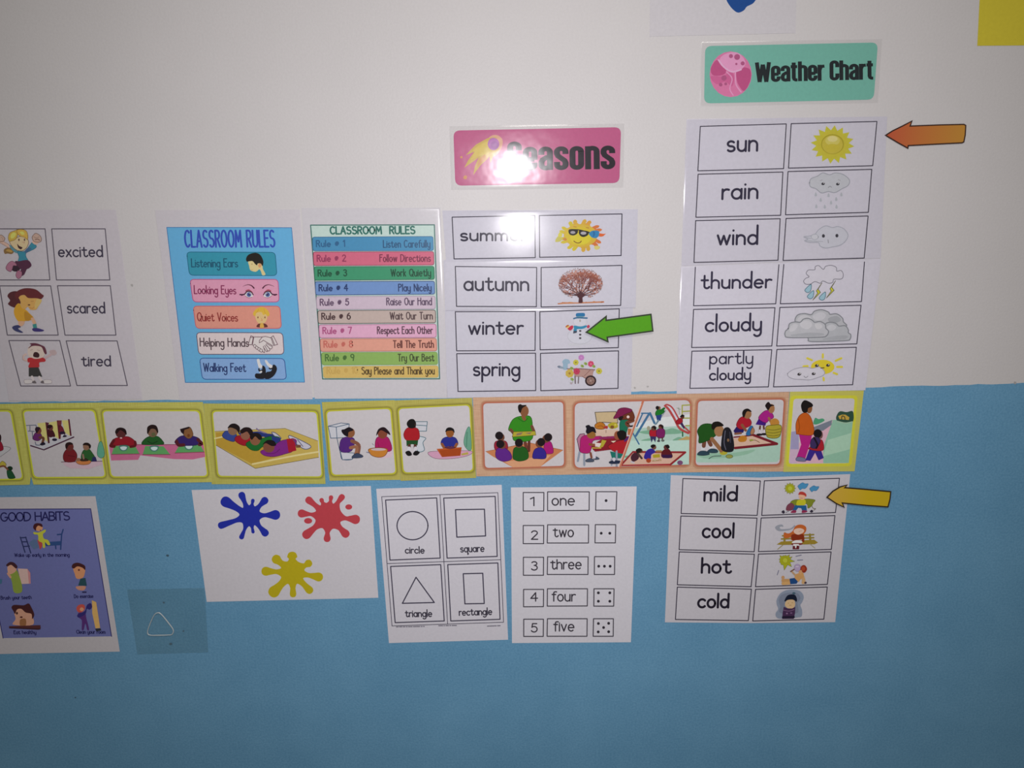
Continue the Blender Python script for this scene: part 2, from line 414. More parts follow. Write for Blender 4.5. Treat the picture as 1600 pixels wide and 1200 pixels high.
class Thing:
    """one sheet, card, banner or cut-out on the wall: an Empty that parents its parts"""
    def __init__(s, name, label, cat, fr, quad, ref='BEBCC6', base=.0003, palb=(.76, .76, .80), group=None, dull=.27, grey=0.0):
        s.dull, s.grey = dull, grey
        s.ref = hexlin(ref); s.palb = tuple(a*b for a, b in zip(palb, (.905, .885, .915))); s.arts = []
        c = [on_wall(*fr.px(p)) for p in quad]
        s.cx = sum(p[0] for p in c)/len(c); s.cz = sum(p[1] for p in c)/len(c)
        s.root = bpy.data.objects.new(name, None)
        s.root.empty_display_size = .02
        s.root.location = (s.cx, 0, s.cz)
        col.objects.link(s.root)
        s.root['label'] = label; s.root['category'] = cat
        if group: s.root['group'] = group
        s.depth = base; s.fr = fr; s.quad = quad
    def alb(s, h):
        c = [int(h[i:i+2], 16) for i in (0, 2, 4)]
        mx = max(c) or 1; sat = (mx-min(c))/mx; y = .3*c[0]+.59*c[1]+.11*c[2]
        v = [lin((q+(y-q)*s.grey*sat)*(1-s.dull*sat)) for q in c]
        return tuple(v[i]/s.ref[i]*s.palb[i] for i in range(3))
    def art(s, name, fr=None, parent=None, label=None):
        a = Art(s, name, fr or s.fr, parent, label)
        s.arts.append(a)
        return a
    def paper(s, poly=None, c=None, name='paper', thick=.00025, back=None):
        """a thin sheet with front, back and edges"""
        a = s.art(name); poly = poly or s.quad
        n = len(poly); c = c or ink(s.palb)
        b = s.depth
        s.depth += thick
        a.raw(poly, [tuple(range(n))], c, s.depth)
        pb = len(a.V)
        a.raw(poly, [tuple(range(n))], c, b)
        a.F[-1] = a.F[-1][::-1]
        for i in range(n):
            j = (i+1) % n
            a.F.append((i, j, pb+j, pb+i)); a.M.append(0)
        return a
    def box(s, name, quad, fr=None, lc='2E2A3C', lw=None, fill=None, top=True, parent=None):
        a = s.art(name, fr, parent)
        a.raw(quad, [(0, 1, 2, 3)], fill or ink(tuple(min(.9, v*1.02) for v in s.palb)))
        lw = lw or a.fr.k*1.5
        if top: a.S(lc, lw, quad, False, True)
        else: a.S(lc, lw, [quad[0], quad[3], quad[2], quad[1]], False)
        return a
    def film(s, poly=None, lip=.004, bow=.0006, mat=None, name='laminate_film', fr=None):
        """clear laminating sheet with a softly bent rim"""
        a = s.art(name, fr); a.smooth = True
        poly = poly or s.quad
        n = len(poly); d0 = s.depth+.0001
        cx = sum(p[0] for p in poly)/n; cy = sum(p[1] for p in poly)/n
        rings = [(0, -.00005), (.25, bow*.5), (.6, bow*.9), (1.0, bow), (2.2, bow)]
        e = lip*1000*a.fr.k
        for f, dd in rings:
            V = []
            for p in poly:
                V.append((p[0]-math.copysign(e*f, p[0]-cx), p[1]-math.copysign(e*f, p[1]-cy)))
            a.raw(V, [], mat or FILM, d0+dd)
        Fc = [(r*n+i, (r+1)*n+i, (r+1)*n+(i+1) % n, r*n+(i+1) % n) for r in range(len(rings)-1) for i in range(n)]
        Fc.append(tuple((len(rings)-1)*n+i for i in range(n)))
        for f in Fc:
            q = [a.V[i] for i in f]
            ar = sum(q[i][0]*q[(i+1) % len(q)][2]-q[(i+1) % len(q)][0]*q[i][2] for i in range(len(q)))
            a.F.append(f if ar > 0 else f[::-1]); a.M.append(0)
        s.depth = d0+bow
        return a
    def done(s):
        for a in s.arts: a.build()

# ------------------------------------------------------------------ the wall
def wall_paint(name, c1, c2, rough, bump):
    mt = principled(name, c1, rough, 0.3)
    nt = mt.node_tree; b = nt.nodes['Principled BSDF']
    tc = nt.nodes.new('ShaderNodeTexCoord')
    n1 = nt.nodes.new('ShaderNodeTexNoise'); n1.inputs['Scale'].default_value = 5; n1.inputs['Detail'].default_value = 7; n1.inputs['Roughness'].default_value = .65
    n2 = nt.nodes.new('ShaderNodeTexNoise'); n2.inputs['Scale'].default_value = 260; n2.inputs['Detail'].default_value = 5
    mr = nt.nodes.new('ShaderNodeMapRange'); mr.inputs[1].default_value = .33; mr.inputs[2].default_value = .67
    mx = nt.nodes.new('ShaderNodeMix'); mx.data_type = 'RGBA'
    mx.inputs[6].default_value = (*c1, 1); mx.inputs[7].default_value = (*c2, 1)
    ad = nt.nodes.new('ShaderNodeMath'); ad.operation = 'MULTIPLY_ADD'; ad.inputs[1].default_value = .55
    hf = nt.nodes.new('ShaderNodeMath'); hf.operation = 'MULTIPLY'; hf.inputs[1].default_value = .45
    bp = nt.nodes.new('ShaderNodeBump'); bp.inputs['Strength'].default_value = bump; bp.inputs['Distance'].default_value = .0012
    L = nt.links.new
    L(tc.outputs['Object'], n1.inputs['Vector']); L(tc.outputs['Object'], n2.inputs['Vector'])
    L(n1.outputs['Fac'], hf.inputs[0]); L(n2.outputs['Fac'], ad.inputs[0]); L(hf.outputs[0], ad.inputs[2])
    L(ad.outputs[0], mr.inputs[0]); L(mr.outputs[0], mx.inputs[0]); L(mx.outputs[2], b.inputs['Base Color'])
    L(n2.outputs['Fac'], bp.inputs['Height']); L(bp.outputs[0], b.inputs['Normal'])
    return mt
WHITE = wall_paint('white_wall_paint', (.70, .682, .685), (.745, .727, .73), .42, .25)
BLUE = wall_paint('blue_wall_paint', (.125, .335, .545), (.20, .455, .69), .45, .35)
edge = [(-900, 640), (-300, 634), (0, 629), (250, 625), (500, 621), (800, 616), (1100, 610), (1352, 605), (1480, 602), (1600, 598.5), (1900, 588), (2500, 566)]
fine = []
for i in range(len(edge)-1):
    (x0, y0), (x1, y1) = edge[i], edge[i+1]
    k = max(2, int((x1-x0)/12))
    fine += [(x0+(x1-x0)*j/k, y0+(y1-y0)*j/k+random.uniform(-.8, .8)) for j in range(k)]
fine.append(edge[-1])
line = [on_wall(*p) for p in fine]
n = len(line); V = []
XL, XR = line[0][0], line[-1][0]
for x, z in line: V += [(x, 0, z), (x, 0, 2.75), (x, 0, 0.0)]
V = [(v[0], v[1], v[2]) for v in V]
Fc, Mi = [], []
for i in range(n-1):
    a, b = 3*i, 3*i+3
    Fc += [(a, b, b+1, a+1), (a+2, b+2, b, a)]; Mi += [0, 1]
k = len(V)                                        # the wall's thickness behind the paint
V += [(XL, .12, 0), (XR, .12, 0), (XR, .12, 2.75), (XL, .12, 2.75)]
Fc.append((k, k+3, k+2, k+1)); Mi.append(0)
e = 3*(n-1)
Fc += [(2, 0, 1, k+3, k), (e+1, e, e+2, k+1, k+2)]; Mi += [0, 0]
Fc += [tuple(3*i+1 for i in range(n))+(k+2, k+3), tuple(3*i+2 for i in reversed(range(n)))+(k, k+1)]; Mi += [0, 1]
me = bpy.data.meshes.new('wall_back')
me.from_pydata(V, [], Fc)
me.materials.append(WHITE); me.materials.append(BLUE)
me.polygons.foreach_set('material_index', Mi)
me.update()
wall = bpy.data.objects.new('wall_back', me)
col.objects.link(wall)
wall['kind'] = 'structure'
wall['label'] = 'painted classroom wall, off-white above and light blue below'

for x, y, r in ((206, 446, 2.2), (262, 868, 2.6), (992, 606, 2.0), (1012, 604, 1.8), (1586, 598, 3.0), (118, 1090, 1.6)):   # small scuffs in the paint
    cx, cz = on_wall(x, y)
    pts = [(cx+r*.0011*math.cos(q)*random.uniform(.6, 1.2), -.0002, cz+r*.0011*math.sin(q)*random.uniform(.6, 1.2)) for q in [j*math.pi/5 for j in range(10)]]
    me = bpy.data.meshes.new('scuff_mark'); me.from_pydata(pts, [], [tuple(range(10))]); me.materials.append(ink((.48, .47, .46) if y < 610 else (.07, .13, .18)))
    ob = bpy.data.objects.new('scuff_mark', me); col.objects.link(ob); ob.parent = wall

INKC = '26223A'
# ------------------------------------------------------------------ emotions chart and the sheet beside it
EM = Fr(0, 320, 3.75)
t = Thing('paper_sheet', 'blank white sheet edge at the far left beside the tired boy chart', 'sheet', PX,
          [(-150, 330), (-33, 330), (15, 628), (-120, 632)], ref='A09AA2', base=.0002)
t.paper(); t.done()

t = Thing('emotions_chart', 'laminated white feelings chart with the words excited, scared and tired', 'chart', EM,
          [(-122, 30), (680, 30), (835, 1138), (55, 1148)], ref='A29BA6', base=.0007, palb=(.83, .805, .84), dull=.10, grey=.12)
t.paper()
pq = [[(-46, 141), (266, 141), (294, 440), (-14, 440)], [(0, 475), (299, 475), (343, 763), (45, 763)], [(54, 795), (352, 795), (415, 1061), (124, 1061)]]
wq = [[(305, 141), (618, 141), (645, 440), (333, 440)], [(339, 474), (648, 474), (681, 763), (383, 763)], [(390, 797), (688, 797), (748, 1058), (453, 1058)]]
pb = [t.box('picture_box', q, lc='4A4352') for q in pq]
wb = [t.box('word_box', q, lc='4A4352') for q in wq]
for b, wd, p0, p1, asc in ((wb[0], 'excited', (347, 303), (603, 303), 1.68), (wb[1], 'scared', (399, 633), (616, 633), 1.62), (wb[2], 'tired', (484, 943), (650, 943), 1.52)):
    t.art('lettering', parent=b).T('322C40', wd, p0, p1, 38, asc, 9, (-.06, -1))
A = Fr(0, 345, 12)
a = t.art('child_drawing', A, pb[0])
a.B('7A5A34', [(80, 545), (150, 500), (230, 520), (272, 570), (230, 622), (150, 612), (98, 618)]).B('A9823E', [(120, 560), (160, 530), (235, 560), (230, 590), (170, 580)])
a.S('8C6A62', 62, [(0, 375), (90, 425), (180, 480)]).S('B8968C', 46, [(0, 375), (90, 425), (180, 480)])
a.B('A88C84', [(-10, 290), (30, 265), (80, 300), (100, 340), (70, 385), (0, 380)], '6A5048', 10)
a.S('8A7068', 8, [(20, 300), (60, 330), (60, 360)])
a.B('4A7C90', [(180, 455), (250, 480), (330, 560), (360, 600), (300, 600), (230, 540)])
a.B('2C7C98', [(340, 570), (470, 570), (580, 440), (610, 410), (690, 470), (660, 520), (560, 570), (495, 610), (500, 680), (530, 740), (450, 775), (350, 765), (365, 680)], '2A5A70', 8)
a.B('3A5C84', [(470, 570), (540, 500), (600, 520), (540, 575), (490, 605)])
a.B('B8968C', [(610, 400), (660, 340), (700, 370), (740, 400), (680, 450)]).B('A88C84', [(610, 310), (650, 250), (690, 235), (750, 270), (785, 330), (770, 390), (700, 400), (640, 380)], '6A5048', 10)
a.S('7A6058', 8, [(640, 300), (690, 320), (740, 300)]).S('6A4A44', 14, [(670, 350), (720, 345), (750, 365)])
a.B('4A1F3C', [(290, 760), (370, 755), (530, 735), (600, 830), (550, 890), (510, 910), (460, 1010), (400, 1030), (390, 960), (400, 900), (330, 950), (250, 930), (240, 860), (330, 870)])
a.B('2C1428', [(240, 850), (310, 830), (380, 900), (320, 950), (240, 930)]).B('2C1428', [(395, 980), (440, 960), (430, 1020), (395, 1035)])
a.B('96607A', [(120, 880), (160, 800), (230, 755), (300, 790), (320, 840), (260, 840), (240, 900), (210, 950), (150, 930)], '5A3048', 8)
a.B('96607A', [(310, 990), (350, 930), (420, 960), (410, 1040), (360, 1085), (315, 1050)], '5A3048', 8)
a.B('C8A484', [(190, 380), (300, 330), (400, 290), (510, 330), (545, 400), (510, 500), (430, 560), (330, 550), (240, 480)], '6A4A34', 9)
a.B('B8983C', [(165, 300), (200, 220), (300, 180), (340, 165), (350, 230), (320, 320), (280, 360), (220, 380), (180, 380)], '7A5A28', 8)
a.B('C09A40', [(330, 175), (420, 160), (500, 190), (530, 270), (525, 350), (470, 310), (400, 290), (345, 250)], '7A5A28', 8)
a.B('D8BC5A', [(210, 270), (260, 220), (310, 240), (280, 310), (220, 330)]).B('D8BC5A', [(380, 210), (440, 200), (470, 250), (420, 260)])
a.B('3A1C20', [(335, 430), (370, 470), (430, 500), (400, 535), (350, 500)]).E('5A4038', 365, 355, 14, 24).E('5A4038', 470, 355, 14, 24).S('A87868', 8, [(425, 400), (470, 400), (455, 425)])
A = Fr(0, 440, 12)
a = t.art('child_drawing', A, pb[1])
a.B('4E1A24', [(150, 270), (200, 200), (320, 180), (390, 260), (400, 400), (310, 470), (260, 480), (160, 420), (200, 350)])
a.B('C8924E', [(360, 280), (480, 250), (720, 300), (760, 340), (740, 420), (690, 520), (580, 525), (530, 470), (470, 520), (420, 470), (390, 360)])
a.B('D0A060', [(700, 330), (790, 340), (760, 420), (690, 500), (660, 460)])
a.B('5E1C24', [(290, 260), (330, 180), (440, 130), (560, 122), (690, 150), (790, 230), (830, 265), (780, 325), (690, 310), (540, 305), (470, 250), (390, 265), (330, 330)])
a.B('C8901E', [(270, 540), (320, 430), (380, 410), (420, 490), (500, 530), (560, 590), (640, 680), (560, 730), (470, 740), (430, 775), (350, 740), (290, 650)])
a.B('B07A18', [(470, 560), (560, 600), (635, 680), (560, 725), (480, 720)])
a.B('C8924E', [(395, 400), (450, 360), (500, 400), (510, 470), (470, 510), (420, 490)]).E('5A2A1C', 555, 435, 24, 12).S('A8683A', 8, [(560, 480), (620, 500), (650, 470)]).S('8A5A34', 7, [(590, 370), (640, 365)])
a.B('C09078', [(350, 750), (470, 745), (440, 820), (380, 830)]).B('C09078', [(590, 690), (640, 680), (690, 780), (640, 800)])
a.P('2E7C7C', [(620, 800), (690, 785), (705, 865), (635, 875)])
a.B('2E3260', [(240, 850), (290, 820), (360, 815), (400, 850), (350, 880), (440, 945), (400, 955), (310, 930), (255, 890)]).B('33266C', [(612, 890), (640, 870), (720, 870), (835, 910), (780, 935), (650, 930)])
A = Fr(0, 525, 10.909)
a = t.art('child_drawing', A, pb[2])
a.S('A89098', 40, [(780, 370), (850, 330), (900, 300)]).B('A08C92', [(850, 260), (890, 235), (950, 240), (975, 290), (940, 325), (880, 310)])
a.S('B49A98', 36, [(500, 420), (420, 400), (410, 340), (450, 310)], True).S('7A666A', 5, [(400, 330), (398, 400), (470, 425)])
a.B('C4A4A0', [(480, 270), (500, 180), (600, 160), (720, 170), (770, 260), (760, 340), (690, 390), (600, 395), (520, 360), (490, 320)])
a.B('5A2438', [(490, 205), (540, 150), (515, 125), (620, 120), (720, 155), (775, 190), (805, 280), (790, 310), (760, 280), (720, 190), (640, 165), (560, 170), (510, 200)])
a.B('B02028', [(480, 380), (540, 365), (600, 385), (680, 380), (740, 365), (785, 400), (770, 435), (680, 450), (670, 530), (500, 535), (515, 450), (485, 445)])
a.B('340E16', [(575, 340), (590, 280), (640, 272), (680, 310), (670, 360), (620, 362)]).S('8A6A6C', 6, [(530, 240), (570, 225)]).S('8A6A6C', 6, [(640, 235), (690, 245)])
a.P('2C2A2C', [(500, 535), (665, 530), (700, 620), (730, 690), (500, 685)])
a.S('B4A8AE', 40, [(555, 690), (580, 760)]).S('B4A8AE', 40, [(680, 695), (720, 760)])
a.B('5A5258', [(555, 780), (600, 755), (630, 800), (570, 800)]).B('5A5258', [(700, 790), (730, 755), (770, 785), (750, 805)])
a.B('B2AAB0', [(430, 745), (550, 745), (545, 800), (440, 805)], '7A7078', 5).B('B2AAB0', [(770, 745), (880, 750), (880, 800), (770, 805)], '7A7078', 5)
t.film(); t.done()

# ------------------------------------------------------------------ five-rule poster
CR = Fr(230, 320, 4)
t = Thing('rules_poster', 'blue classroom rules poster with five pictured pills from listening ears to walking feet', 'poster', CR,
          [(50, 33), (955, 30), (1034, 1215), (205, 1222)], ref='B2ACB4', base=.0003, palb=(.84, .825, .85), dull=.03)
t.paper()
bg = t.art('poster_panel')
bg.P('5C9CD0', [(123, 141), (903, 143), (984, 1108), (239, 1110)], '33679E', 4)
t.art('title_lettering', parent=bg).T('2C46A4', 'CLASSROOM RULES', (240, 263), (798, 262), 54, 1.88, 12, (-.06, -1), gap=.44)
pills = [([(247, 295), (800, 297), (812, 442), (265, 440)], '2E869E', '1E6480', 'Listening Ears', (279, 388), (566, 388), '14506A'),
         ([(268, 466), (818, 466), (826, 607), (288, 607)], 'D08AA4', 'A8507C', 'Looking Eyes', (296, 555), (555, 557), '7A2850'),
         ([(288, 633), (830, 633), (840, 772), (306, 772)], 'DB8578', 'B45A64', 'Quiet Voices', (316, 725), (566, 727), '84302E'),
         ([(308, 798), (848, 800), (856, 934), (323, 934)], 'C8B4B8', '5E5064', 'Helping Hands', (333, 883), (634, 885), '4A3A42'),
         ([(328, 958), (858, 960), (872, 1090), (346, 1090)], '7898CC', '34568E', 'Walking Feet', (355, 1040), (616, 1042), '1C2E60')]
PL = []
for q, c, o, wd, p0, p1, tcol in pills:
    p = t.art('rule_pill', parent=bg)
    p.rbox(c, q, 26, o, 5)
    p.T(tcol, wd, p0, p1, 29, 1.75, 7, (-.04, -1))
    PL.append(p)
EY = Fr(370, 390, 13.33)
a = t.art('listening_boy_drawing', EY, bg)
a.B('E0B484', [(240, 240), (300, 220), (440, 270), (530, 290), (545, 400), (600, 515), (535, 530), (505, 450), (470, 410), (400, 460), (290, 430), (260, 340)])
a.B('16120F', [(195, 200), (230, 120), (320, 75), (420, 70), (500, 120), (555, 240), (540, 345), (500, 290), (440, 290), (425, 325), (385, 300), (330, 240), (250, 245), (215, 250)])
a.E('C08A60', 480, 330, 34, 45).E('8A5A3C', 320, 300, 10, 10).S('B07E54', 8, [(300, 425), (330, 415)])
a = t.art('eyes_drawing', EY, bg)
for sx, x0 in ((1, 0), (-1, 905)):
    q = lambda l: [(x0+sx*x, y) for x, y in l]
    a.S('4A1630', 22, q([(125, 765), (230, 730), (310, 750), (360, 800)]), taper=(.2, 1.3))
    a.B('A04A5C', q([(180, 860), (250, 825), (320, 870), (330, 900), (250, 890)]))
    a.B('D8CCD6', q([(170, 935), (220, 885), (290, 880), (345, 950), (300, 1000), (220, 985)]))
    a.E('4C5A92', x0+sx*258, 935, 48, 50).E('20203C', x0+sx*262, 935, 20, 22).E('D8D8E8', x0+sx*280, 915, 10)
    a.S('3C1030', 26, q([(345, 940), (300, 880), (220, 870), (160, 930), (70, 935)]), taper=(.8, 1)).S('3C1030', 14, q([(160, 935), (100, 955)])).S('7A3A54', 8, q([(180, 960), (240, 1000), (320, 990)]))
QV = Fr(370, 475, 9.6)
a = t.art('quiet_child_drawing', QV, bg)
a.B('E0A878', [(275, 160), (340, 110), (430, 130), (460, 180), (440, 260), (380, 300), (310, 270)])
a.B('D8A23A', [(245, 150), (285, 80), (370, 45), (450, 75), (495, 150), (470, 185), (430, 150), (400, 165), (370, 120), (300, 130), (280, 180)])
a.S('B8802A', 6, [(330, 80), (300, 130)]).S('B8802A', 6, [(410, 80), (430, 140)])
a.E('7A4A34', 320, 200, 9, 16).E('7A4A34', 425, 200, 9, 16).S('B86A50', 6, [(370, 215), (385, 245), (365, 245)])
a.B('5E2A28', [(305, 345), (330, 295), (430, 295), (460, 345)]).B('D09A48', [(350, 350), (360, 290), (395, 290), (410, 350)])
a = t.art('handshake_drawing', QV, bg)
sk = 'CCBABC'
a.P(sk, [(210, 480), (390, 485), (550, 475), (610, 610), (540, 640), (500, 690), (415, 725), (350, 710), (255, 630), (175, 600)])
for l in ([(215, 475), (250, 490), (230, 610), (175, 605), (215, 475)], [(215, 475), (205, 500), (260, 495), (240, 600)], [(550, 475), (515, 500), (555, 620), (615, 605), (550, 475)], [(530, 505), (570, 610)],
          [(250, 493), (385, 493), (340, 550), (340, 580), (380, 560), (400, 540), (440, 565), (540, 625)], [(385, 493), (430, 485), (515, 505)], [(240, 610), (260, 630)]):
    a.S('5A3A48', 9, l, False)
for x, y, r in ((275, 630, 24), (305, 655, 24), (340, 678, 25), (368, 695, 24)): a.E(sk, x, y, r*.8, r*1.1, -30, '5A3A48', 8)
for l in ([(445, 585), (500, 620), (535, 640), (520, 670), (490, 660), (440, 610)], [(440, 605), (490, 665), (500, 690), (470, 700), (425, 625)], [(420, 620), (460, 690), (450, 712), (400, 640)], [(400, 630), (420, 700), (415, 728), (385, 700)]):
    a.S('5A3A48', 8, l)
a = t.art('shoes_drawing', QV, bg)
a.B('D4D0DC', [(305, 830), (340, 825), (360, 890), (395, 940), (340, 960), (315, 890)]).B('D4D0DC', [(425, 840), (455, 845), (490, 890), (550, 930), (530, 975), (470, 930), (435, 880)])
a.B('12101A', [(275, 1080), (290, 1040), (370, 1035), (385, 960), (390, 920), (430, 950), (440, 1040), (425, 1110), (350, 1120), (295, 1110)])
a.B('12101A', [(425, 1080), (450, 1020), (520, 1000), (545, 910), (590, 925), (605, 980), (570, 1060), (500, 1115), (430, 1118)])
a.S('12101A', 22, [(335, 970), (345, 1000), (400, 985)]).S('12101A', 20, [(490, 960), (510, 970), (550, 955)]).B('D4D0DC', [(350, 1010), (380, 1000), (378, 1028), (345, 1030)])
t.film(); t.done()

# ------------------------------------------------------------------ ten-rule poster
TR = Fr(465, 320, 4)
t = Thing('rules_poster', 'classroom rules poster with ten numbered coloured bars, laminated', 'poster', TR,
          [(25, 20), (893, 18), (936, 1208), (108, 1212)], ref='C0BEC4', base=.0006, palb=(.84, .84, .86), dull=.10, grey=.27)
t.paper()
bg = t.art('poster_panel')
bg.P('B8CEC8', [(82, 127), (855, 125), (888, 1087), (157, 1088)], '3A746C', 7)
t.art('title_lettering', parent=bg).T('1F7468', 'CLASSROOM  RULES', (206, 182), (733, 180), 24, 1.85, 10, (-.03, -1), gap=.36)
rows = [([(93, 202), (847, 198), (850, 286), (97, 288)], '3C96CC', '2C70A8', '2468A0', '225A8C', 'Listen Carefully', 537, 828, 266),
 ([(98, 295), (851, 292), (853, 376), (102, 380)], 'DB6484', '9E3454', 'A43460', '8C2C50', 'Follow Directions', 515, 830, 355),
 ([(104, 387), (853, 384), (856, 466), (107, 472)], '2FA070', '176A48', '0E5A3C', '0C5034', 'Work Quietly', 585, 832, 446),
 ([(110, 480), (856, 477), (858, 558), (114, 564)], '6C94D2', '2A4A84', '203C7C', '243C74', 'Play Nicely', 632, 835, 539),
 ([(117, 573), (860, 570), (862, 650), (122, 654)], 'C2B2C2', 'A090A4', '604A66', '584660', 'Raise Our Hand', 558, 838, 626),
 ([(127, 661), (862, 657), (864, 737), (130, 742)], 'B8A8A2', '4C3E40', '4A3236', '503C40', 'Wait Our Turn', 580, 843, 715),
 ([(134, 750), (866, 745), (868, 828), (138, 831)], 'E2A6C4', 'B46894', 'B85088', '5A3A4C', 'Respect Each Other', 500, 843, 805),
 ([(141, 838), (868, 834), (871, 912), (146, 916)], 'E69C88', 'C06C64', 'D0685C', '6A3430', 'Tell The Truth', 600, 850, 892),
 ([(150, 923), (873, 920), (876, 997), (155, 1000)], '8AB656', '7CA64C', '467430', '44502C', 'Try Our Best', 630, 852, 976),
 ([(160, 1010), (878, 1005), (880, 1077), (164, 1080)], 'DAB85C', 'D0AC50', 'D0AA4E', '5A4420', 'Say Please and Thank you', 403, 855, 1058)]
for i, (q, c, o, lc, rc, wd, x0, x1, y) in enumerate(rows):
    p = t.art('rule_bar', parent=bg)
    p.rbox(c, q, 14, o, 4)
    xl = q[0][0]+26; yl = q[3][1]-26
    p.T(lc, 'Rule # '+str(i+1), (xl, yl), (xl+(178 if i not in (0, 9) else 176 if i == 0 else 190), yl-2), 22, 1.75, 7.5, (-.03, -1), gap=.42)
    p.T(rc, wd, (x0, y), (x1, y-1), 27, 1.6, 6.6, (-.02, -1), gap=.42, desc=.75)
t.film(bow=.0008); t.done()

# ------------------------------------------------------------------ seasons
SE = Fr(700, 190, 5.714)
t = Thing('title_banner', 'glossy pink laminated banner reading Seasons with a yellow comet', 'banner', SE,
          [(12, 42), (1574, 18), (1566, 590), (28, 612)], ref='CAC8CC', base=.0003, palb=(.82, .82, .84), dull=.10, grey=.12)
a = t.art('banner_card'); a.rbox('C85C8C', [(48, 80), (1545, 50), (1530, 548), (65, 572)], 60)
a.smooth = False
p = t.art('comet_drawing')
p.B('D8A07C', [(330, 190), (380, 130), (440, 122), (485, 160), (480, 230), (430, 300), (380, 310), (330, 260)])
p.P('D2B03C', [(430, 135), (350, 150), (250, 205), (205, 250), (158, 300), (235, 270), (180, 345), (145, 412), (235, 350), (275, 320), (240, 400), (225, 478), (290, 390), (345, 340), (370, 310), (380, 370), (410, 290), (455, 250)])
p.P('DCC03A', [(380, 160), (270, 215), (215, 262), (240, 268), (200, 340), (300, 300), (330, 310), (380, 270)]).P('D89A50', [(330, 290), (280, 330), (250, 420), (300, 370), (345, 330)])
p.E('B05CAE', 406, 200, 52, 56).E('A050A4', 416, 212, 36, 38)
p.E('DC9858', 120, 318, 11, 11).P('D89648', [(135, 495), (155, 478), (172, 490), (165, 515), (142, 514)])
p = t.art('lettering')
p.heavy('1A1220', 'Seasons', (534, 438), (1490, 422), 206, (-.01, -1), gap=.06, pen=.2)
t.film(lip=.005, bow=.0012, mat=FILM_BANNER); t.done()

C3 = Fr(660, 320, 4)
SC = Fr(690, 400, 4.706)
def season(label, poly, base, rows, film=None):
    t = Thing('season_card', label, 'card', C3, poly, ref='C4C2CE', base=base, palb=(.81, .82, .90), group='laminated season cards', dull=.10)
    t.paper()
    for wq, pq, fn in rows:
        w_ = t.box('word_box', wq); p_ = t.box('picture_box', pq)
        fn(t, w_, p_)
    t.film(bow=.0009, mat=film); t.done()

def summer(t, w_, p_):
    t.art('lettering', parent=w_).T(INKC, 'summer', (240, 223), (652, 222), 43, 1.9, 12, (0, -1))
    A = Fr(850, 335, 13.33); a = t.art('sun_drawing', A, p_)
    rays = []
    cols = []
    for i in range(17):
        an = 2*math.pi*(i+.3*(i % 2))/17
        cx, cy = 770, 440
        r0 = 1.0; tx, ty = math.cos(an), math.sin(an)
        tip = (cx+tx*(470 if abs(tx) > .6 else 440), cy+ty*345)
        pa = (cx+math.cos(an-.2)*300, cy+math.sin(an-.2)*210); pb_ = (cx+math.cos(an+.22)*300, cy+math.sin(an+.22)*210)
        sw = (cx+math.cos(an+.08)*420, cy+math.sin(an+.08)*310)
        c = 'DA7A3A' if tx > .62 else 'DCA03A' if tx > .25 and ty < 0 else 'D8C42E' if tx < -.3 else 'D8AC3C'
        a.B(c, [pa, (cx+math.cos(an-.15)*390, cy+math.sin(an-.15)*285), (cx+math.cos(an-.1)*440, cy+math.sin(an-.1)*325), tip, sw, (cx+math.cos(an+.07)*370, cy+math.sin(an+.07)*270), pb_])
    a.E('DAB83A', 760, 440, 350, 240).E('DCC42C', 730, 450, 290, 195).E('E0D030', 760, 490, 215, 140)
    a.B('C8C05A', [(235, 570), (260, 490), (320, 440), (380, 500), (340, 560)]).B('D8D04A', [(290, 440), (330, 370), (380, 420), (350, 470)])
    a.B('D08A3C', [(390, 520), (430, 485), (480, 520), (440, 545)]).B('D4C878', [(1040, 690), (1080, 650), (1160, 670), (1150, 715), (1080, 735)])
    a.S('C08A30', 18, [(620, 255), (670, 262)]).S('C08A30', 18, [(880, 275), (930, 282)])
    a.S('8C6418', 20, [(620, 555), (680, 592), (740, 590), (775, 555)])
    a.B('201C14', [(510, 370), (520, 315), (600, 308), (700, 325), (690, 400), (610, 438), (540, 420)]).B('201C14', [(725, 390), (735, 335), (830, 335), (930, 360), (910, 430), (830, 470), (760, 450)])
    a.S('201C14', 22, [(560, 315), (740, 325), (940, 375)])
    a.E('9C98A0', 600, 375, 52, 30).E('A8A4AC', 820, 390, 60, 32)
    a.B('2E88C0', [(935, 400), (980, 350), (1060, 335), (1140, 350), (1145, 430), (1090, 490), (1010, 485), (960, 445)]).B('1E6CA8', [(1020, 345), (1060, 380), (1050, 440), (1015, 470), (1025, 410)])
    a.P('E4682C', [(1145, 390), (1230, 405), (1290, 400), (1230, 455), (1150, 460)])
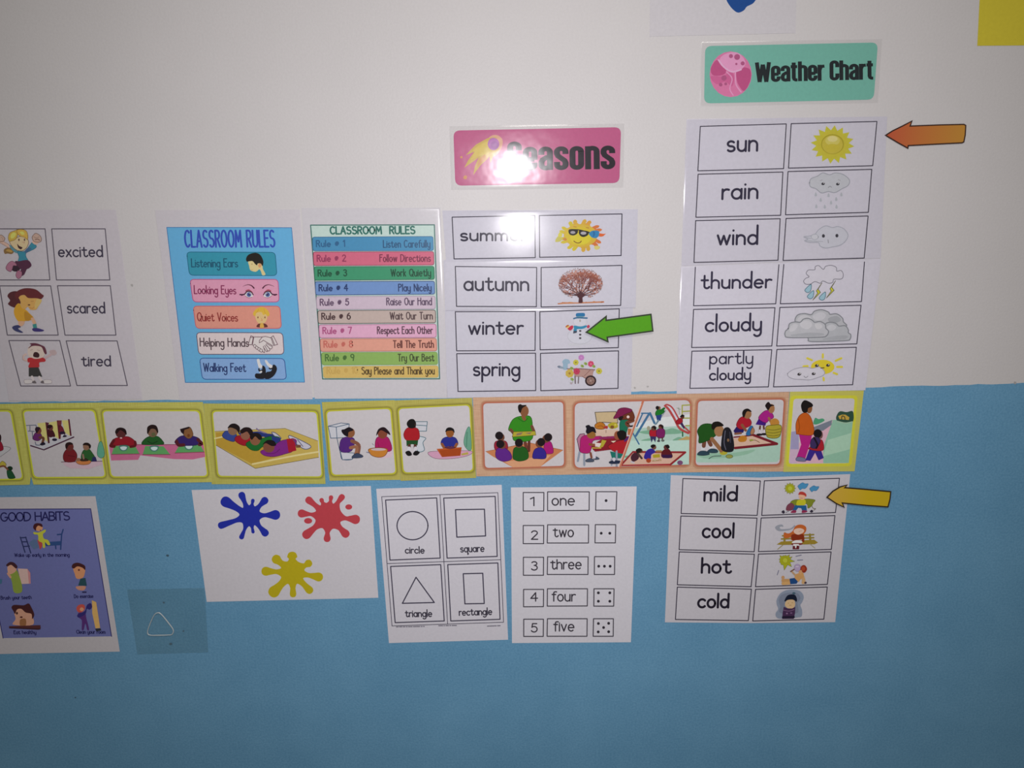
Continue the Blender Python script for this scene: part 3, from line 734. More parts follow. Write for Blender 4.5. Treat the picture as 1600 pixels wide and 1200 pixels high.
def autumn(t, w_, p_):
    t.art('lettering', SC, w_).T(INKC, 'autumn', (168, 250), (637, 252), 62, 1.75, 15, (0, -1))
    A = Fr(850, 410, 13.33); a = t.art('tree_drawing', A, p_)
    rnd = random.Random(5)
    a.P('C8825A', [(285, 850), (400, 825), (700, 830), (1000, 815), (1250, 805), (1250, 835), (1000, 845), (700, 855), (400, 862), (290, 872)])
    for i in range(26):
        x = rnd.uniform(290, 1230); a.E(rnd.choice(['A85A30', 'D08A50', 'B86A48']), x, 846-(x-290)*.03+rnd.uniform(-14, 14), rnd.uniform(8, 26), 7)
    segs = []
    def br(x, y, an, ln, wd, k):
        x2, y2 = x+math.cos(an)*ln*1.12, y-math.sin(an)*ln*.86
        if ((x2-760)/455)**2+((y2-440)/320)**2 > 1.03: return
        segs.append((x, y, x2, y2, wd, k))
        if k > 0:
            for q in range(3 if k > 2 else 2): br(x2, y2, an+rnd.uniform(-.62, .62), ln*rnd.uniform(.68, .88), wd*.66, k-1)
    for an in (.12, .42, .75, 1.1, 1.45, 1.75, 2.1, 2.45, 2.8, 3.05): br(760, 690, an, 165, 26, 5)
    cols = {5: '4A1A20', 4: '561E22', 3: '6A2A2A', 2: '823E36', 1: '96503F', 0: 'A86450'}
    leaf = []
    for i in range(900):
        an = rnd.uniform(0, 2*math.pi); r = math.sqrt(rnd.random())
        x, y = 760+math.cos(an)*r*455, 440+math.sin(an)*r*305
        if y > 660 and abs(x-760) < 150: continue
        leaf.append((x, y))
    def dots(c, L, r0, r1):
        a.th.depth += STEP; d = a.th.depth
        for j, (x, y) in enumerate(L):
            r = rnd.uniform(r0, r1); an = rnd.uniform(0, 3.14)
            a.raw([(x+math.cos(an+q)*r*(1.5 if q in (0, 3.14) else .8), y+math.sin(an+q)*r*(1.5 if q in (0, 3.14) else .8)) for q in (0, 1.57, 3.14, 4.71)], [(0, 1, 2, 3)], c, d+(j % 12)*STEP*.5)
        a.th.depth += STEP*7
    dots('C08C7C', leaf[:330], 9, 19)
    for k in range(0, 6):
        a.th.depth += STEP; d = a.th.depth
        for j, (x, y, x2, y2, wd, kk) in enumerate(segs):
            if kk != k: continue
            q = max(wd, 7)
            V, Fc = ribbon([(x, y), (x2, y2)], q, 'butt', (1, .66)); a.raw(V, Fc, cols[k], d+(j % 16)*STEP*.3)
        a.th.depth += STEP*6
    dots('B46C54', leaf[330:470], 7, 13); dots('7E3A32', leaf[470:680], 6, 13); dots('CCA090', leaf[680:800], 5, 10)
    rim = [(760+math.cos(q)*rnd.uniform(430, 465), 440+math.sin(q)*rnd.uniform(290, 325)) for q in [rnd.uniform(0, 6.283) for _ in range(110)] if not (1.2 < q < 1.95)]
    dots('8C7C78', rim, 6, 12)
    a.B('4A1620', [(690, 700), (740, 600), (770, 600), (840, 690), (800, 730), (800, 830), (720, 830), (722, 740)])
def winter(t, w_, p_):
    t.art('lettering', SC, w_).T(INKC, 'winter', (202, 573), (596, 572), 60, 1.75, 15, (0, -1))
    A = Fr(850, 480, 13.33); a = t.art('snowman_drawing', A, p_)
    a.P('C4C4CC', [(500, 750), (980, 750), (960, 775), (780, 772), (780, 800), (510, 805)])
    a.E('C9C9D4', 745, 600, 255, 165, 0, 'B4B4BE', 10).E('CBCBD5', 752, 300, 140, 100, 0, 'BABAC4', 7)
    a.B('1F78B0', [(670, 130), (750, 118), (845, 125), (830, 200), (680, 200)]).S('2C6A94', 30, [(620, 235), (690, 218), (800, 222), (895, 225)]).S('88A898', 10, [(690, 198), (830, 196)])
    a.E('A8A49E', 750, 280, 18, 28)
    a.B('2C90B8', [(615, 400), (640, 380), (760, 400), (880, 375), (885, 410), (800, 450), (690, 455), (680, 490), (615, 490), (625, 440)]).P('3E4A5C', [(612, 490), (690, 490), (680, 530), (605, 548)])
    a.B('CC2C4C', [(490, 440), (550, 390), (600, 380), (605, 430), (560, 480), (520, 475)]).B('C06A2C', [(445, 410), (480, 370), (520, 375), (500, 430)]).P('E0C070', [(460, 420), (520, 385), (545, 395), (490, 445)])
    a.B('C43C5C', [(890, 400), (925, 365), (955, 395), (930, 435), (900, 430)])
    for y in (492, 570, 643): a.E('403C44', 752, y, 25, 20)
def spring(t, w_, p_):
    t.art('lettering', SC, w_).T(INKC, 'spring', (236, 877), (572, 877), 60, 1.75, 15, (0, -1), desc=1.0)
    A = Fr(850, 545, 13.33); a = t.art('flower_barrow_drawing', A, p_)
    a.B('94B0C4', [(380, 260), (440, 210), (520, 230), (545, 295), (495, 320), (495, 400), (460, 435), (390, 420), (395, 320)])
    a.B('8C9CAC', [(275, 370), (310, 345), (370, 365), (420, 400), (370, 410), (310, 400)]).B('747C90', [(280, 370), (310, 350), (340, 370), (310, 395)])
    a.P('B49088', [(610, 420), (1050, 430), (1020, 490), (1010, 560), (860, 600), (790, 580), (640, 575)], '947068', 6)
    a.S('8A6A6A', 22, [(480, 415), (760, 412), (1055, 435)], False).S('8C625C', 12, [(960, 440), (840, 560)])
    a.S('6E5E66', 26, [(645, 570), (650, 715)], False).S('7C6E74', 26, [(720, 580), (712, 712)], False).S('8A6860', 16, [(800, 570), (860, 610), (920, 600)])
    a.E('2C141C', 970, 662, 118, 112).E('8E7068', 970, 662, 84, 80).S('6A4A48', 10, [(900, 640), (1040, 690)]).S('6A4A48', 10, [(990, 590), (950, 735)]).E('A88C84', 970, 662, 24, 22)
    def fl(c, x, y, r, cc=None):
        for q in range(7): a.E(c, x+math.cos(q*.9)*r*.55, y+math.sin(q*.9)*r*.55, r*.48)
        a.E(c, x, y, r*.7)
        if cc: a.E(cc, x, y, r*.28)
    fl('CCC444', 662, 282, 58, '8C8424'); fl('C080BE', 775, 180, 60, 'CC94CC'); fl('D44870', 975, 312, 62, 'E47C98')
    fl('CCC444', 1145, 460, 64, '8C8424'); fl('D0B450', 532, 508, 86, 'A8803C'); fl('C83C60', 680, 465, 68, 'BC3054')
    for x, y in ((865, 305), (795, 355), (1035, 360), (585, 630), (575, 400)): a.E('94AC54', x, y, 38, 28, 30).E('7C9840', x+8, y, 16)
    a.S('94A484', 10, [(585, 630), (600, 690), (540, 700)]).E('B0A0A8', 568, 715, 24, 22)
season('laminated season card with the word summer and a sun in dark glasses', [(125, 36), (1346, 28), (1338, 343), (148, 351)], .0006,
       [([(186, 77), (703, 67), (705, 330), (198, 338)], [(731, 67), (1247, 57), (1241, 317), (733, 328)], summer)], FILM_SUMMER)
season('laminated season card with the word autumn and a brown leafless tree', [(132, 345), (1338, 338), (1332, 641), (142, 660)], .0018,
       [([(206, 385), (714, 391), (712, 636), (214, 634)], [(742, 391), (1246, 378), (1238, 628), (742, 638)], autumn)])
season('laminated season card with winter above spring, snowman above flower barrow', [(140, 656), (1316, 640), (1304, 1192), (155, 1207)], .0006,
       [([(206, 668), (706, 666), (704, 910), (214, 912)], [(734, 668), (1230, 650), (1224, 892), (736, 906)], winter),
        ([(215, 930), (707, 927), (708, 1160), (223, 1166)], [(738, 928), (1225, 912), (1222, 1146), (740, 1161)], spring)])

# ------------------------------------------------------------------ weather chart
WT = Fr(1100, 65, 5.714)
t = Thing('title_banner', 'green laminated banner reading Weather Chart with a pink planet', 'banner', WT,
          [(-25, 5), (1588, -22), (1552, 548), (-38, 582)], ref='B6B4BA', base=.0003, palb=(.80, .80, .82), dull=.08, grey=.1)
a = t.art('banner_card'); a.rbox('6AAA9C', [(10, 40), (1552, 8), (1515, 518), (0, 552)], 60)
p = t.art('planet_drawing')
p.E('CC709E', 238, 292, 188, 204)
p.B('B84A80', [(60, 240), (110, 165), (150, 210), (200, 265), (160, 300), (80, 300)]).B('B84A80', [(290, 260), (340, 230), (410, 250), (415, 340), (360, 440), (310, 390), (290, 330)])
p.B('C45C90', [(55, 310), (160, 310), (240, 270), (270, 320), (250, 400), (190, 360), (110, 380)])
p.B('D890B8', [(140, 160), (190, 110), (270, 95), (330, 120), (370, 190), (330, 250), (250, 265), (180, 230)])
p.S('E0A4C4', 14, [(130, 165), (175, 225), (250, 270), (330, 250)]).S('DA90B8', 12, [(280, 275), (285, 380), (330, 450)]).S('DA90B8', 10, [(200, 270), (250, 330), (230, 420), (260, 480)])
for x, y, r in ((240, 130, 18), (295, 138, 26), (345, 195, 18), (288, 200, 10), (178, 325, 24), (148, 385, 16), (193, 378, 13)): p.E('A8507E', x, y, r)
t.art('lettering').heavy('121C22', 'Weather Chart', (460, 363), (1512, 338), 142, (-.01, -1), gap=.03, pen=.195)
t.film(); t.done()

W = Fr(1040, 160, 2.608); W1 = Fr(1060, 50, 3.478); W2 = Fr(1060, 260, 4.706); W3 = Fr(1050, 400, 4.571)
UPV = (.03, -1)
t = Thing('weather_card', 'laminated weather card with sun, rain and wind rows under the green banner', 'card', W,
          [(85, 68), (902, 58), (876, 634), (64, 666)], ref='B4B4C2', base=.0006, palb=(.80, .80, .875), group='laminated weather cards', dull=.12)
t.paper()
rows3 = [([(141, 98), (491, 88), (480, 270), (131, 279)], [(511, 87), (860, 78), (843, 258), (500, 268)]),
         ([(132, 293), (477, 284), (468, 460), (123, 468)], [(498, 282), (839, 273), (825, 448), (488, 458)]),
         ([(122, 482), (466, 474), (457, 643), (115, 652)], [(490, 473), (824, 463), (808, 634), (478, 644)])]
bx = [(t.box('word_box', a_), t.box('picture_box', b_)) for a_, b_ in rows3]
t.art('lettering', W1, bx[0][0]).T(INKC, 'sun', (265, 649), (426, 645), 54, 1.9, 12.5, UPV)
t.art('lettering', W2, bx[1][0]).T(INKC, 'rain', (322, 240), (578, 233), 70, 1.9, 17, UPV)
t.art('lettering', W2, bx[2][0]).T(INKC, 'wind', (287, 574), (577, 570), 66, 2.05, 17, UPV)
A = Fr(1240, 190, 11.43); a = t.art('sun_drawing', A, bx[0][1])
q = []
for i in range(16):
    an = 2*math.pi*i/16+.1
    q += [(690+390*math.cos(an), 410+345*math.sin(an)), (690+292*math.cos(an+.196), 410+255*math.sin(an+.196))]
a.P('BEBC3A', q).E('C0B83A', 690, 410, 280, 245).E('A69C28', 690, 405, 206, 180).E('BEB240', 688, 410, 186, 166).E('C4BC60', 690, 340, 130, 90).E('CCC484', 690, 310, 90, 52).E('C0B43C', 690, 470, 130, 70)
GC = 'A2A6B4'
a = t.art('rain_cloud_drawing', W2, bx[1][1])
cl = [(962, 120), (975, 90), (1020, 72), (1060, 48), (1110, 62), (1150, 48), (1210, 60), (1255, 100), (1245, 140), (1200, 165), (1150, 192), (1100, 185), (1050, 195), (1010, 165), (970, 150)]
a.B('ACB0BA', cl, '8E929E', 6)
for x, y in ((1062, 128), (1170, 130)): a.E('30303A', x, y, 13, 10, -15).E('C8C8D0', x+4, y-5, 4, 3)
a.S('8A8A94', 4, [(1040, 106), (1056, 99)]).S('8A8A94', 4, [(1172, 97), (1188, 103)]).S('84848E', 5, [(1100, 156), (1112, 146), (1124, 154)])
for x, y in ((1008, 208), (1102, 214), (1196, 208), (1044, 248), (1158, 242), (1120, 268), (1012, 296), (1074, 298), (1160, 298)):
    a.B('9EA4AE', [(x, y-18), (x+9, y+4), (x, y+12), (x-9, y+4)])
a = t.art('wind_cloud_drawing', W2, bx[2][1])
a.B('B2B5C2', [(1000, 500), (1030, 465), (1080, 437), (1130, 450), (1170, 442), (1215, 460), (1245, 505), (1225, 550), (1185, 580), (1130, 592), (1080, 600), (1040, 585), (1025, 560), (960, 558), (925, 545), (950, 535), (920, 518), (960, 512)], '989CAA', 6)
a.S('9A9EAA', 5, [(925, 545), (1000, 550), (1060, 552)]).S('9A9EAA', 5, [(925, 520), (970, 530)]).E('B6B9C4', 1000, 518, 26, 20, 0, '9CA0AC', 5)
for x, y in ((1064, 511), (1163, 509)): a.E('34343E', x, y, 11, 13)
a.S('7A7A84', 5, [(1098, 540), (1100, 562)])
t.film(bow=.0008); t.done()

t = Thing('weather_card', 'laminated weather card with thunder, cloudy and partly cloudy rows above the border strip', 'card', W,
          [(62, 668), (876, 636), (812, 1172), (44, 1187)], ref='ADADBA', base=.0018, palb=(.87, .87, .95), group='laminated weather cards', dull=.12)
t.paper()
rows3 = [([(120, 671), (460, 661), (447, 820), (113, 828)], [(480, 660), (808, 650), (796, 811), (466, 820)]),
         ([(113, 843), (444, 836), (431, 992), (105, 998)], [(464, 835), (794, 826), (777, 983), (451, 992)]),
         ([(106, 1013), (431, 1007), (417, 1158), (98, 1164)], [(452, 1006), (775, 997), (760, 1149), (438, 1158)])]
bx = [(t.box('word_box', a_, top=i > 0), t.box('picture_box', b_, top=i > 0)) for i, (a_, b_) in enumerate(rows3)]
t.art('lettering', W3, bx[0][0]).T(INKC, 'thunder', (210, 230), (703, 224), 57, 2.0, 15, UPV)
t.art('lettering', W3, bx[1][0]).T(INKC, 'cloudy', (238, 537), (632, 528), 60, 2.0, 15.5, UPV)
t.art('lettering', W3, bx[2][0]).T(INKC, 'partly', (268, 768), (572, 765), 50, 1.75, 11, UPV).T(INKC, 'cloudy', (267, 883), (556, 878), 44, 1.9, 12.5, UPV)
A = Fr(1220, 410, 9.23); a = t.art('thunder_cloud_drawing', A, bx[0][1])
a.B('B0B0BC', [(360, 160), (390, 110), (480, 105), (490, 60), (540, 45), (605, 100), (640, 55), (720, 42), (790, 70), (800, 125), (860, 115), (892, 170), (870, 235), (760, 240), (740, 285), (680, 298), (600, 265), (560, 298), (485, 275), (420, 310), (350, 310), (322, 270), (350, 230), (400, 205)], '62626E', 9)
for x, y in ((385, 385), (420, 475), (590, 495)): a.B('86A8B8', [(x+45, y-70), (x+38, y+20), (x-5, y+48), (x-45, y+20), (x-20, y-20)], '44687A', 9)
for dx, dy in ((0, 0), (195, -30)):
    a.P('B8B838', [(585+dx, 295+dy), (530+dx, 385+dy), (565+dx, 430+dy), (455+dx, 540+dy), (525+dx, 440+dy), (505+dx, 410+dy)], '5A5A40', 9)
a = t.art('grey_clouds_drawing', A, bx[1][1])
OC = '70747C'
a.B('9DA0A8', [(200, 850), (230, 760), (330, 735), (430, 750), (480, 700), (580, 680), (680, 715), (700, 745), (800, 740), (880, 800), (895, 855), (940, 910), (800, 920), (500, 900), (300, 900)], OC, 15)
a.B('A9ABB3', [(230, 840), (270, 775), (350, 760), (430, 800), (380, 850)]).B('A9ABB4', [(450, 770), (560, 715), (640, 750), (600, 820), (500, 830)]).B('8C9098', [(680, 800), (800, 770), (860, 830), (780, 870), (690, 850)])
a.B('9A9EA6', [(640, 880), (720, 860), (790, 880), (830, 915), (920, 910), (965, 970), (965, 1010), (1000, 1040), (990, 1100), (920, 1125), (440, 1138), (390, 1100), (400, 1060), (600, 980)], OC, 15)
a.B('A8ABB3', [(660, 920), (730, 890), (790, 930), (740, 980), (670, 970)]).B('90949C', [(700, 1070), (850, 1050), (960, 1060), (900, 1105), (600, 1115)])
a.B('A0A3AB', [(100, 950), (120, 880), (200, 855), (270, 860), (320, 815), (390, 805), (450, 835), (480, 860), (560, 850), (630, 890), (640, 945), (680, 990), (650, 1055), (560, 1075), (120, 1080), (55, 1050), (60, 990)], OC, 15)
a.B('ACAEB6', [(270, 880), (340, 835), (420, 850), (440, 910), (380, 960), (300, 940)]).B('ADAFB6', [(480, 890), (560, 880), (590, 930), (520, 960)]).B('92969E', [(150, 1040), (400, 1010), (600, 1020), (560, 1055), (200, 1062)]).B('ABADB5', [(120, 940), (180, 885), (240, 900), (200, 970), (130, 1000)])
a = t.art('sun_and_cloud_drawing', W3, bx[2][1])
a.E('CFBE2C', 1072, 790, 84, 52)
for l in ([(1073, 700), (1073, 724)], [(962, 728), (995, 742)], [(1205, 728), (1165, 746)], [(1210, 790), (1175, 790)], [(1175, 842), (1150, 832)], [(1080, 885), (1078, 868)], [(935, 786), (965, 784)]):
    a.S('C8BE3C', 15, l, False)
a.B('B2B2BE', [(822, 838), (850, 815), (890, 800), (950, 792), (1000, 800), (1050, 790), (1085, 825), (1075, 850), (1030, 868), (980, 882), (930, 880), (870, 876), (830, 860)], '8C8C98', 5)
for x, y in ((905, 842), (1007, 839), (1030, 780), (1110, 778)): a.E('2E2A30', x, y, 14, 10, -10).E('C8C8D0', x+5, y-4, 4)
a.S('5A4A20', 7, [(1058, 798), (1082, 796)]).S('7A7A84', 5, [(938, 856), (952, 866), (966, 856)])
t.film(bow=.0008); t.done()

# ------------------------------------------------------------------ arrows
def arrow(label, fr, outer, inset, oc, mat_fn, ref, base):
    t = Thing('paper_arrow', label, 'arrow', fr, outer, ref=ref, base=base, group='cut-out pointing arrows')
    a = t.paper(c=ink(t.alb(oc)), name='arrow_card', thick=.0006)
    f = t.art('arrow_face', label=None)
    f.raw(inset, [tuple(range(len(inset)))], mat_fn(t)); t.depth += STEP
    t.film(lip=.002, bow=.0002) if False else None
    t.done()
def inset_poly(poly, d):
    n = len(poly); out = []
    A2 = sum(poly[i][0]*poly[(i+1) % n][1]-poly[(i+1) % n][0]*poly[i][1] for i in range(n))
    sg = 1 if A2 > 0 else -1
    for i in range(n):
        p, a, b = poly[i], poly[i-1], poly[(i+1) % n]
        def nrm(u, v):
            dx, dy = v[0]-u[0], v[1]-u[1]; L = math.hypot(dx, dy); return (-dy/L*sg, dx/L*sg)
        n1, n2 = nrm(a, p), nrm(p, b)
        k = 1+n1[0]*n2[0]+n1[1]*n2[1]; k = max(k, .35)
        out.append((p[0]+(n1[0]+n2[0])/k*d, p[1]+(n1[1]+n2[1])/k*d))
    return out
def blend(c1, c2, fr, x0, x1, y):
    def fn(t):
        a0 = on_wall(*fr.px((x0, y)))[0]-t.cx; a1 = on_wall(*fr.px((x1, y)))[0]-t.cx
        return gradient_ink(t.alb(c1), t.alb(c2), a0, a1)
    return fn
o = [(1118, 562), (1160, 535), (1215, 508), (1272, 479), (1262, 508), (1420, 502), (1550, 499), (1563, 506), (1560, 560), (1552, 600), (1540, 606), (1400, 613), (1250, 621), (1248, 637), (1190, 605)]
arrow('orange paper arrow pointing left at the sun picture', W1, o, inset_poly(o, 7), '3C241C', blend('C45C3C', 'CC943C', W1, 1150, 1560, 560), 'ACAAAE', .0006)
o = [(1052, 558), (1213, 430), (1212, 464), (1540, 420), (1555, 552), (1221, 598), (1227, 635)]
arrow('bright green paper arrow pointing left at the snowman', SC, o, inset_poly(o, 11), '34402E', lambda t: ink(t.alb('66C220')), 'BEBCC4', .0050)
o = [(1122, 200), (1165, 155), (1215, 125), (1270, 112), (1256, 130), (1400, 142), (1563, 157), (1558, 210), (1543, 268), (1400, 258), (1238, 242), (1250, 272), (1190, 245)]
arrow('yellow paper arrow pointing left at the mild picture', Fr(1030, 730, 4.324), o, inset_poly(o, 9), '2E2418', blend('BE9E40', 'C8AE1C', Fr(1030, 730, 4.324), 1140, 1400, 200), '9A9CA8', .0030)

# ------------------------------------------------------------------ temperature chart
TP = Fr(1030, 730, 4.324)
t = Thing('temperature_chart', 'white sheet with the words mild, cool, hot and cold beside small pictures', 'chart', TP,
          [(78, 53), (680, 70), (1290, 46), (1188, 1046), (610, 1052), (38, 1047)], ref='9D9BA9', base=.0003, palb=(.76, .76, .80))
t.paper()
rows4 = [([(160, 76), (683, 92), (661, 325), (148, 312)], [(710, 91), (1217, 74), (1190, 305), (692, 325)], 'mild', (305, 225), (522, 224), 56, 1.75),
 ([(146, 329), (660, 343), (641, 570), (134, 556)], [(688, 342), (1186, 326), (1162, 554), (670, 569)], 'cool', (293, 472), (500, 474), 58, 1.65),
 ([(135, 571), (642, 587), (620, 806), (122, 793)], [(670, 586), (1160, 571), (1135, 790), (650, 806)], 'hot', (287, 711), (478, 712), 56, 1.75),
 ([(122, 809), (622, 823), (601, 1035), (109, 1027)], [(650, 824), (1134, 808), (1111, 1025), (631, 1037)], 'cold', (262, 945), (465, 946), 54, 1.7)]
pb = []
for q1, q2, wd, p0, p1, xh, asc in rows4:
    b = t.box('word_box', q1); pb.append(t.box('picture_box', q2))
    t.art('lettering', parent=b).T('1C1828', wd, p0, p1, xh, asc, 16, (.04, -1))
def star(a, c, x, y, r0, r1, n, o=None, ow=5):
    q = []
    for i in range(n):
        an = 2*math.pi*i/n
        q += [(x+r1*math.cos(an), y+r1*math.sin(an)), (x+r0*math.cos(an+math.pi/n), y+r0*math.sin(an+math.pi/n))]
    a.P(c, q, o, ow)
A = Fr(1190, 745, 13.33); a = t.art('mild_day_drawing', A, pb[0])
star(a, '9A9C3C', 588, 238, 92, 122, 12, '70705A', 6); a.E('A8AC1C', 588, 238, 86, 80).E('B4BC40', 588, 238, 44, 44)
CB = [(750, 190), (790, 150), (850, 118), (900, 140), (965, 140), (945, 195), (900, 240), (840, 240), (800, 268), (765, 225)]
a.B('4488BC', CB, '2E6494', 7).B('4488BC', [(x*.9+320, y*.85+80) for x, y in CB], '2E6494', 7)
a.B('7A8428', [(600, 560), (620, 500), (700, 470), (780, 470), (880, 460), (980, 455), (1110, 480), (1070, 540), (1040, 600), (960, 650), (930, 560), (740, 590)], '4A4A20', 6)
a.B('70384C', [(505, 680), (530, 590), (610, 540), (680, 600), (640, 680), (560, 700)], '4A2034', 5)
a.B('C8C428', [(740, 490), (820, 470), (905, 480), (895, 580), (730, 590)])
a.B('C89A84', [(775, 380), (880, 360), (910, 400), (880, 465), (790, 460)]).B('B23A34', [(760, 370), (790, 310), (870, 312), (925, 360), (920, 410), (880, 380), (800, 365)]).S('6A3A34', 6, [(800, 435), (850, 440)])
a.P('1E5C98', [(690, 590), (925, 590), (940, 700), (840, 700), (820, 650), (760, 640), (710, 700), (640, 690)])
a.B('8A2A50', [(600, 740), (650, 690), (715, 700), (700, 745)]).B('8A2A50', [(830, 740), (850, 690), (930, 700), (945, 725), (880, 745)])
a.B('2A2436', [(410, 725), (455, 690), (480, 735), (450, 762)]).B('2A2436', [(1000, 715), (1040, 680), (1070, 720), (1030, 742)]).S('5A5440', 12, [(1040, 600), (1070, 650), (1120, 660), (1080, 690)]).S('3A3440', 10, [(500, 735), (560, 715)])
A = Fr(1190, 800, 13.33); a = t.art('cool_day_drawing', A, pb[1])
a.B('7C8090', [(275, 320), (330, 270), (420, 255), (450, 300), (400, 295), (370, 320), (400, 350), (480, 350), (600, 335), (680, 270), (690, 300), (590, 365), (450, 388), (340, 385)])
for l in ([(430, 490), (1080, 465)], [(410, 555), (1080, 530)]): a.S('8C7A34', 30, l, False)
a.S('8C7A34', 46, [(480, 440), (470, 640)], False).S('8C7A34', 44, [(1000, 460), (1010, 620)], False)
a.P('97802E', [(310, 670), (400, 610), (1090, 570), (1170, 630), (1100, 665), (440, 680)]).S('847A50', 16, [(440, 680), (330, 770)], False).S('8A8470', 16, [(1000, 660), (1105, 745)], False)
a.B('C2622C', [(460, 430), (560, 440), (640, 390), (690, 300), (760, 260), (850, 262), (920, 310), (920, 390), (880, 450), (860, 560), (620, 580), (620, 520), (480, 540)])
a.B('8A2E14', [(620, 470), (760, 450), (870, 470), (880, 620), (830, 600), (820, 560), (640, 590)])
a.B('CCA49C', [(660, 390), (700, 345), (800, 330), (880, 370), (850, 430), (760, 465), (690, 440)]).S('A4684C', 6, [(770, 400), (830, 385)])
a.B('CCC0C0', [(640, 610), (720, 580), (830, 600), (820, 640), (640, 640)]).B('7A2A28', [(610, 660), (680, 640), (840, 645), (820, 675), (640, 680)])
a.P('641C28', [(645, 690), (780, 690), (775, 770), (640, 770)]).P('D4C4C8', [(655, 660), (770, 660), (775, 700), (725, 690), (715, 745), (695, 745), (690, 700), (650, 700)])
A = Fr(1190, 860, 13.33); a = t.art('hot_day_drawing', A, pb[2])
q = []
for i, (an, L) in enumerate(((5, 200), (45, 190), (95, 210), (135, 120), (165, 125), (195, 130), (225, 160), (250, 120), (275, 120), (305, 160), (330, 170))):
    an = math.radians(an); q += [(485+L*math.cos(an), 205+L*math.sin(an)*.95), (485+105*math.cos(an+.26), 205+100*math.sin(an+.26))]
a.P('AEB222', q, '6E702C', 7).E('A8AC20', 485, 205, 92, 88).E('B6BC3C', 485, 200, 52, 52, 0, '949420', 6)
for l in ([(710, 115), (820, 90)], [(740, 195), (850, 190)], [(350, 410), (320, 500)]): a.S('62627C', 16, l, False)
a.S('B8946C', 70, [(840, 520), (870, 610), (860, 660)]).B('3A2C3A', [(880, 660), (915, 640), (935, 670), (900, 690)])
a.B('BE905E', [(690, 500), (760, 470), (850, 450), (870, 540), (800, 600), (760, 650), (690, 590)])
a.S('B48A5C', 70, [(590, 620), (440, 620)]).S('C09664', 66, [(590, 670), (440, 680)]).E('B48A64', 440, 555, 34, 36).S('A8886C', 36, [(690, 500), (640, 450), (620, 420)]).S('6A4A44', 26, [(600, 430), (690, 375)])
a.P('1E4888', [(575, 580), (680, 565), (750, 640), (720, 685), (590, 695)])
a.E('C09068', 800, 440, 36, 44).B('96301C', [(780, 400), (830, 310), (900, 305), (940, 380), (900, 450), (850, 450), (820, 400)]).E('B2482C', 860, 370, 40, 45)
a.B('9888AC', [(675, 370), (690, 300), (750, 280), (800, 320), (790, 400), (730, 430)], '74648C', 6).S('C8B4CC', 12, [(710, 330), (760, 330)])
A = Fr(1190, 915, 13.33); a = t.art('cold_day_drawing', A, pb[3])
a.B('768098', [(310, 280), (380, 160), (500, 90), (650, 75), (800, 110), (870, 220), (840, 330), (800, 400), (835, 500), (830, 620), (760, 650), (400, 680), (300, 640), (290, 560), (340, 480), (310, 380)]).B('6A728A', [(350, 300), (400, 190), (540, 140), (740, 150), (800, 260), (740, 360), (740, 560), (380, 560), (380, 420)])
a.E('3C5468', 665, 150, 34, 24).B('0F1830', [(470, 300), (540, 190), (680, 180), (730, 270), (715, 330), (670, 295), (540, 290), (490, 320)])
a.B('BCA080', [(480, 400), (500, 320), (560, 285), (670, 295), (690, 400), (640, 460), (540, 460)]).S('8A6A3C', 8, [(540, 350), (560, 360)]).S('8A6A3C', 8, [(620, 350), (640, 345)]).S('8A6A3C', 8, [(570, 400), (610, 400)])
a.P('40284C', [(455, 430), (540, 465), (630, 465), (695, 430), (690, 560), (665, 682), (420, 685), (430, 560)]).S('74587C', 12, [(450, 500), (560, 520), (670, 490)]).S('1E1830', 50, [(440, 650), (660, 645)], False).E('7A6084', 520, 570, 20, 16).E('6A5078', 610, 560, 24, 16)
t.done()

# ------------------------------------------------------------------ colour splats, shapes, numbers
SP = Fr(290, 740, 3.137)
t = Thing('colour_sheet', 'white sheet with blue, red and yellow paint splats', 'sheet', SP,
          [(30, 80), (908, 60), (945, 608), (104, 628)], ref='AAA5AF', base=.0003, palb=(.83, .83, .865))
t.paper()
def splat(name, c, x, y, core, arms, drops=()):
    a = t.art(name)
    arms = sorted(arms, key=lambda m: math.atan2(m[1]-y, m[0]-x))
    pts = []; n = len(arms)
    an_ = [math.atan2(m[1]-y, m[0]-x) for m in arms]
    for i, (tx, ty, r, nk) in enumerate(arms):
        an = an_[i]; L = math.hypot(tx-x, ty-y); ux, uy = math.cos(an), math.sin(an); px_, py_ = -uy, ux
        at = lambda d, o: (x+ux*d+px_*o, y+uy*d+py_*o)
        j0 = core+min(18, (L-core)*.3)
        pts += [at(j0, -nk*.9), at((j0+L)/2, -(nk*.5+r*.42)), at(L, -r), at(L+r*.75, -r*.7), at(L+r, 0), at(L+r*.75, r*.7), at(L, r), at((j0+L)/2, nk*.5+r*.42), at(j0, nk*.9)]
        nx = an_[(i+1) % n]+(2*math.pi if i == n-1 else 0)
        mid = (an+nx)/2
        pts.append((x+math.cos(mid)*core, y+math.sin(mid)*core))
    a.B(c, pts)
    for d in drops: a.E(c, *d)
splat('blue_splat', '2330AB', 316, 206, 52, [(276, 106, 17, 12), (330, 132, 9, 8), (388, 132, 18, 12), (440, 202, 24, 11), (390, 290, 18, 12), (331, 285, 8, 8), (275, 310, 12, 9), (176, 253, 17, 13), (198, 138, 26, 17)])
splat('red_splat', 'BC404C', 700, 208, 66, [(605, 130, 18, 14), (667, 130, 11, 10), (713, 117, 11, 9), (766, 115, 15, 13), (832, 224, 23, 12), (784, 294, 20, 15), (694, 318, 17, 13), (594, 298, 22, 16), (570, 195, 20, 10)], [(800, 163, 17, 13), (601, 231, 20, 14)])
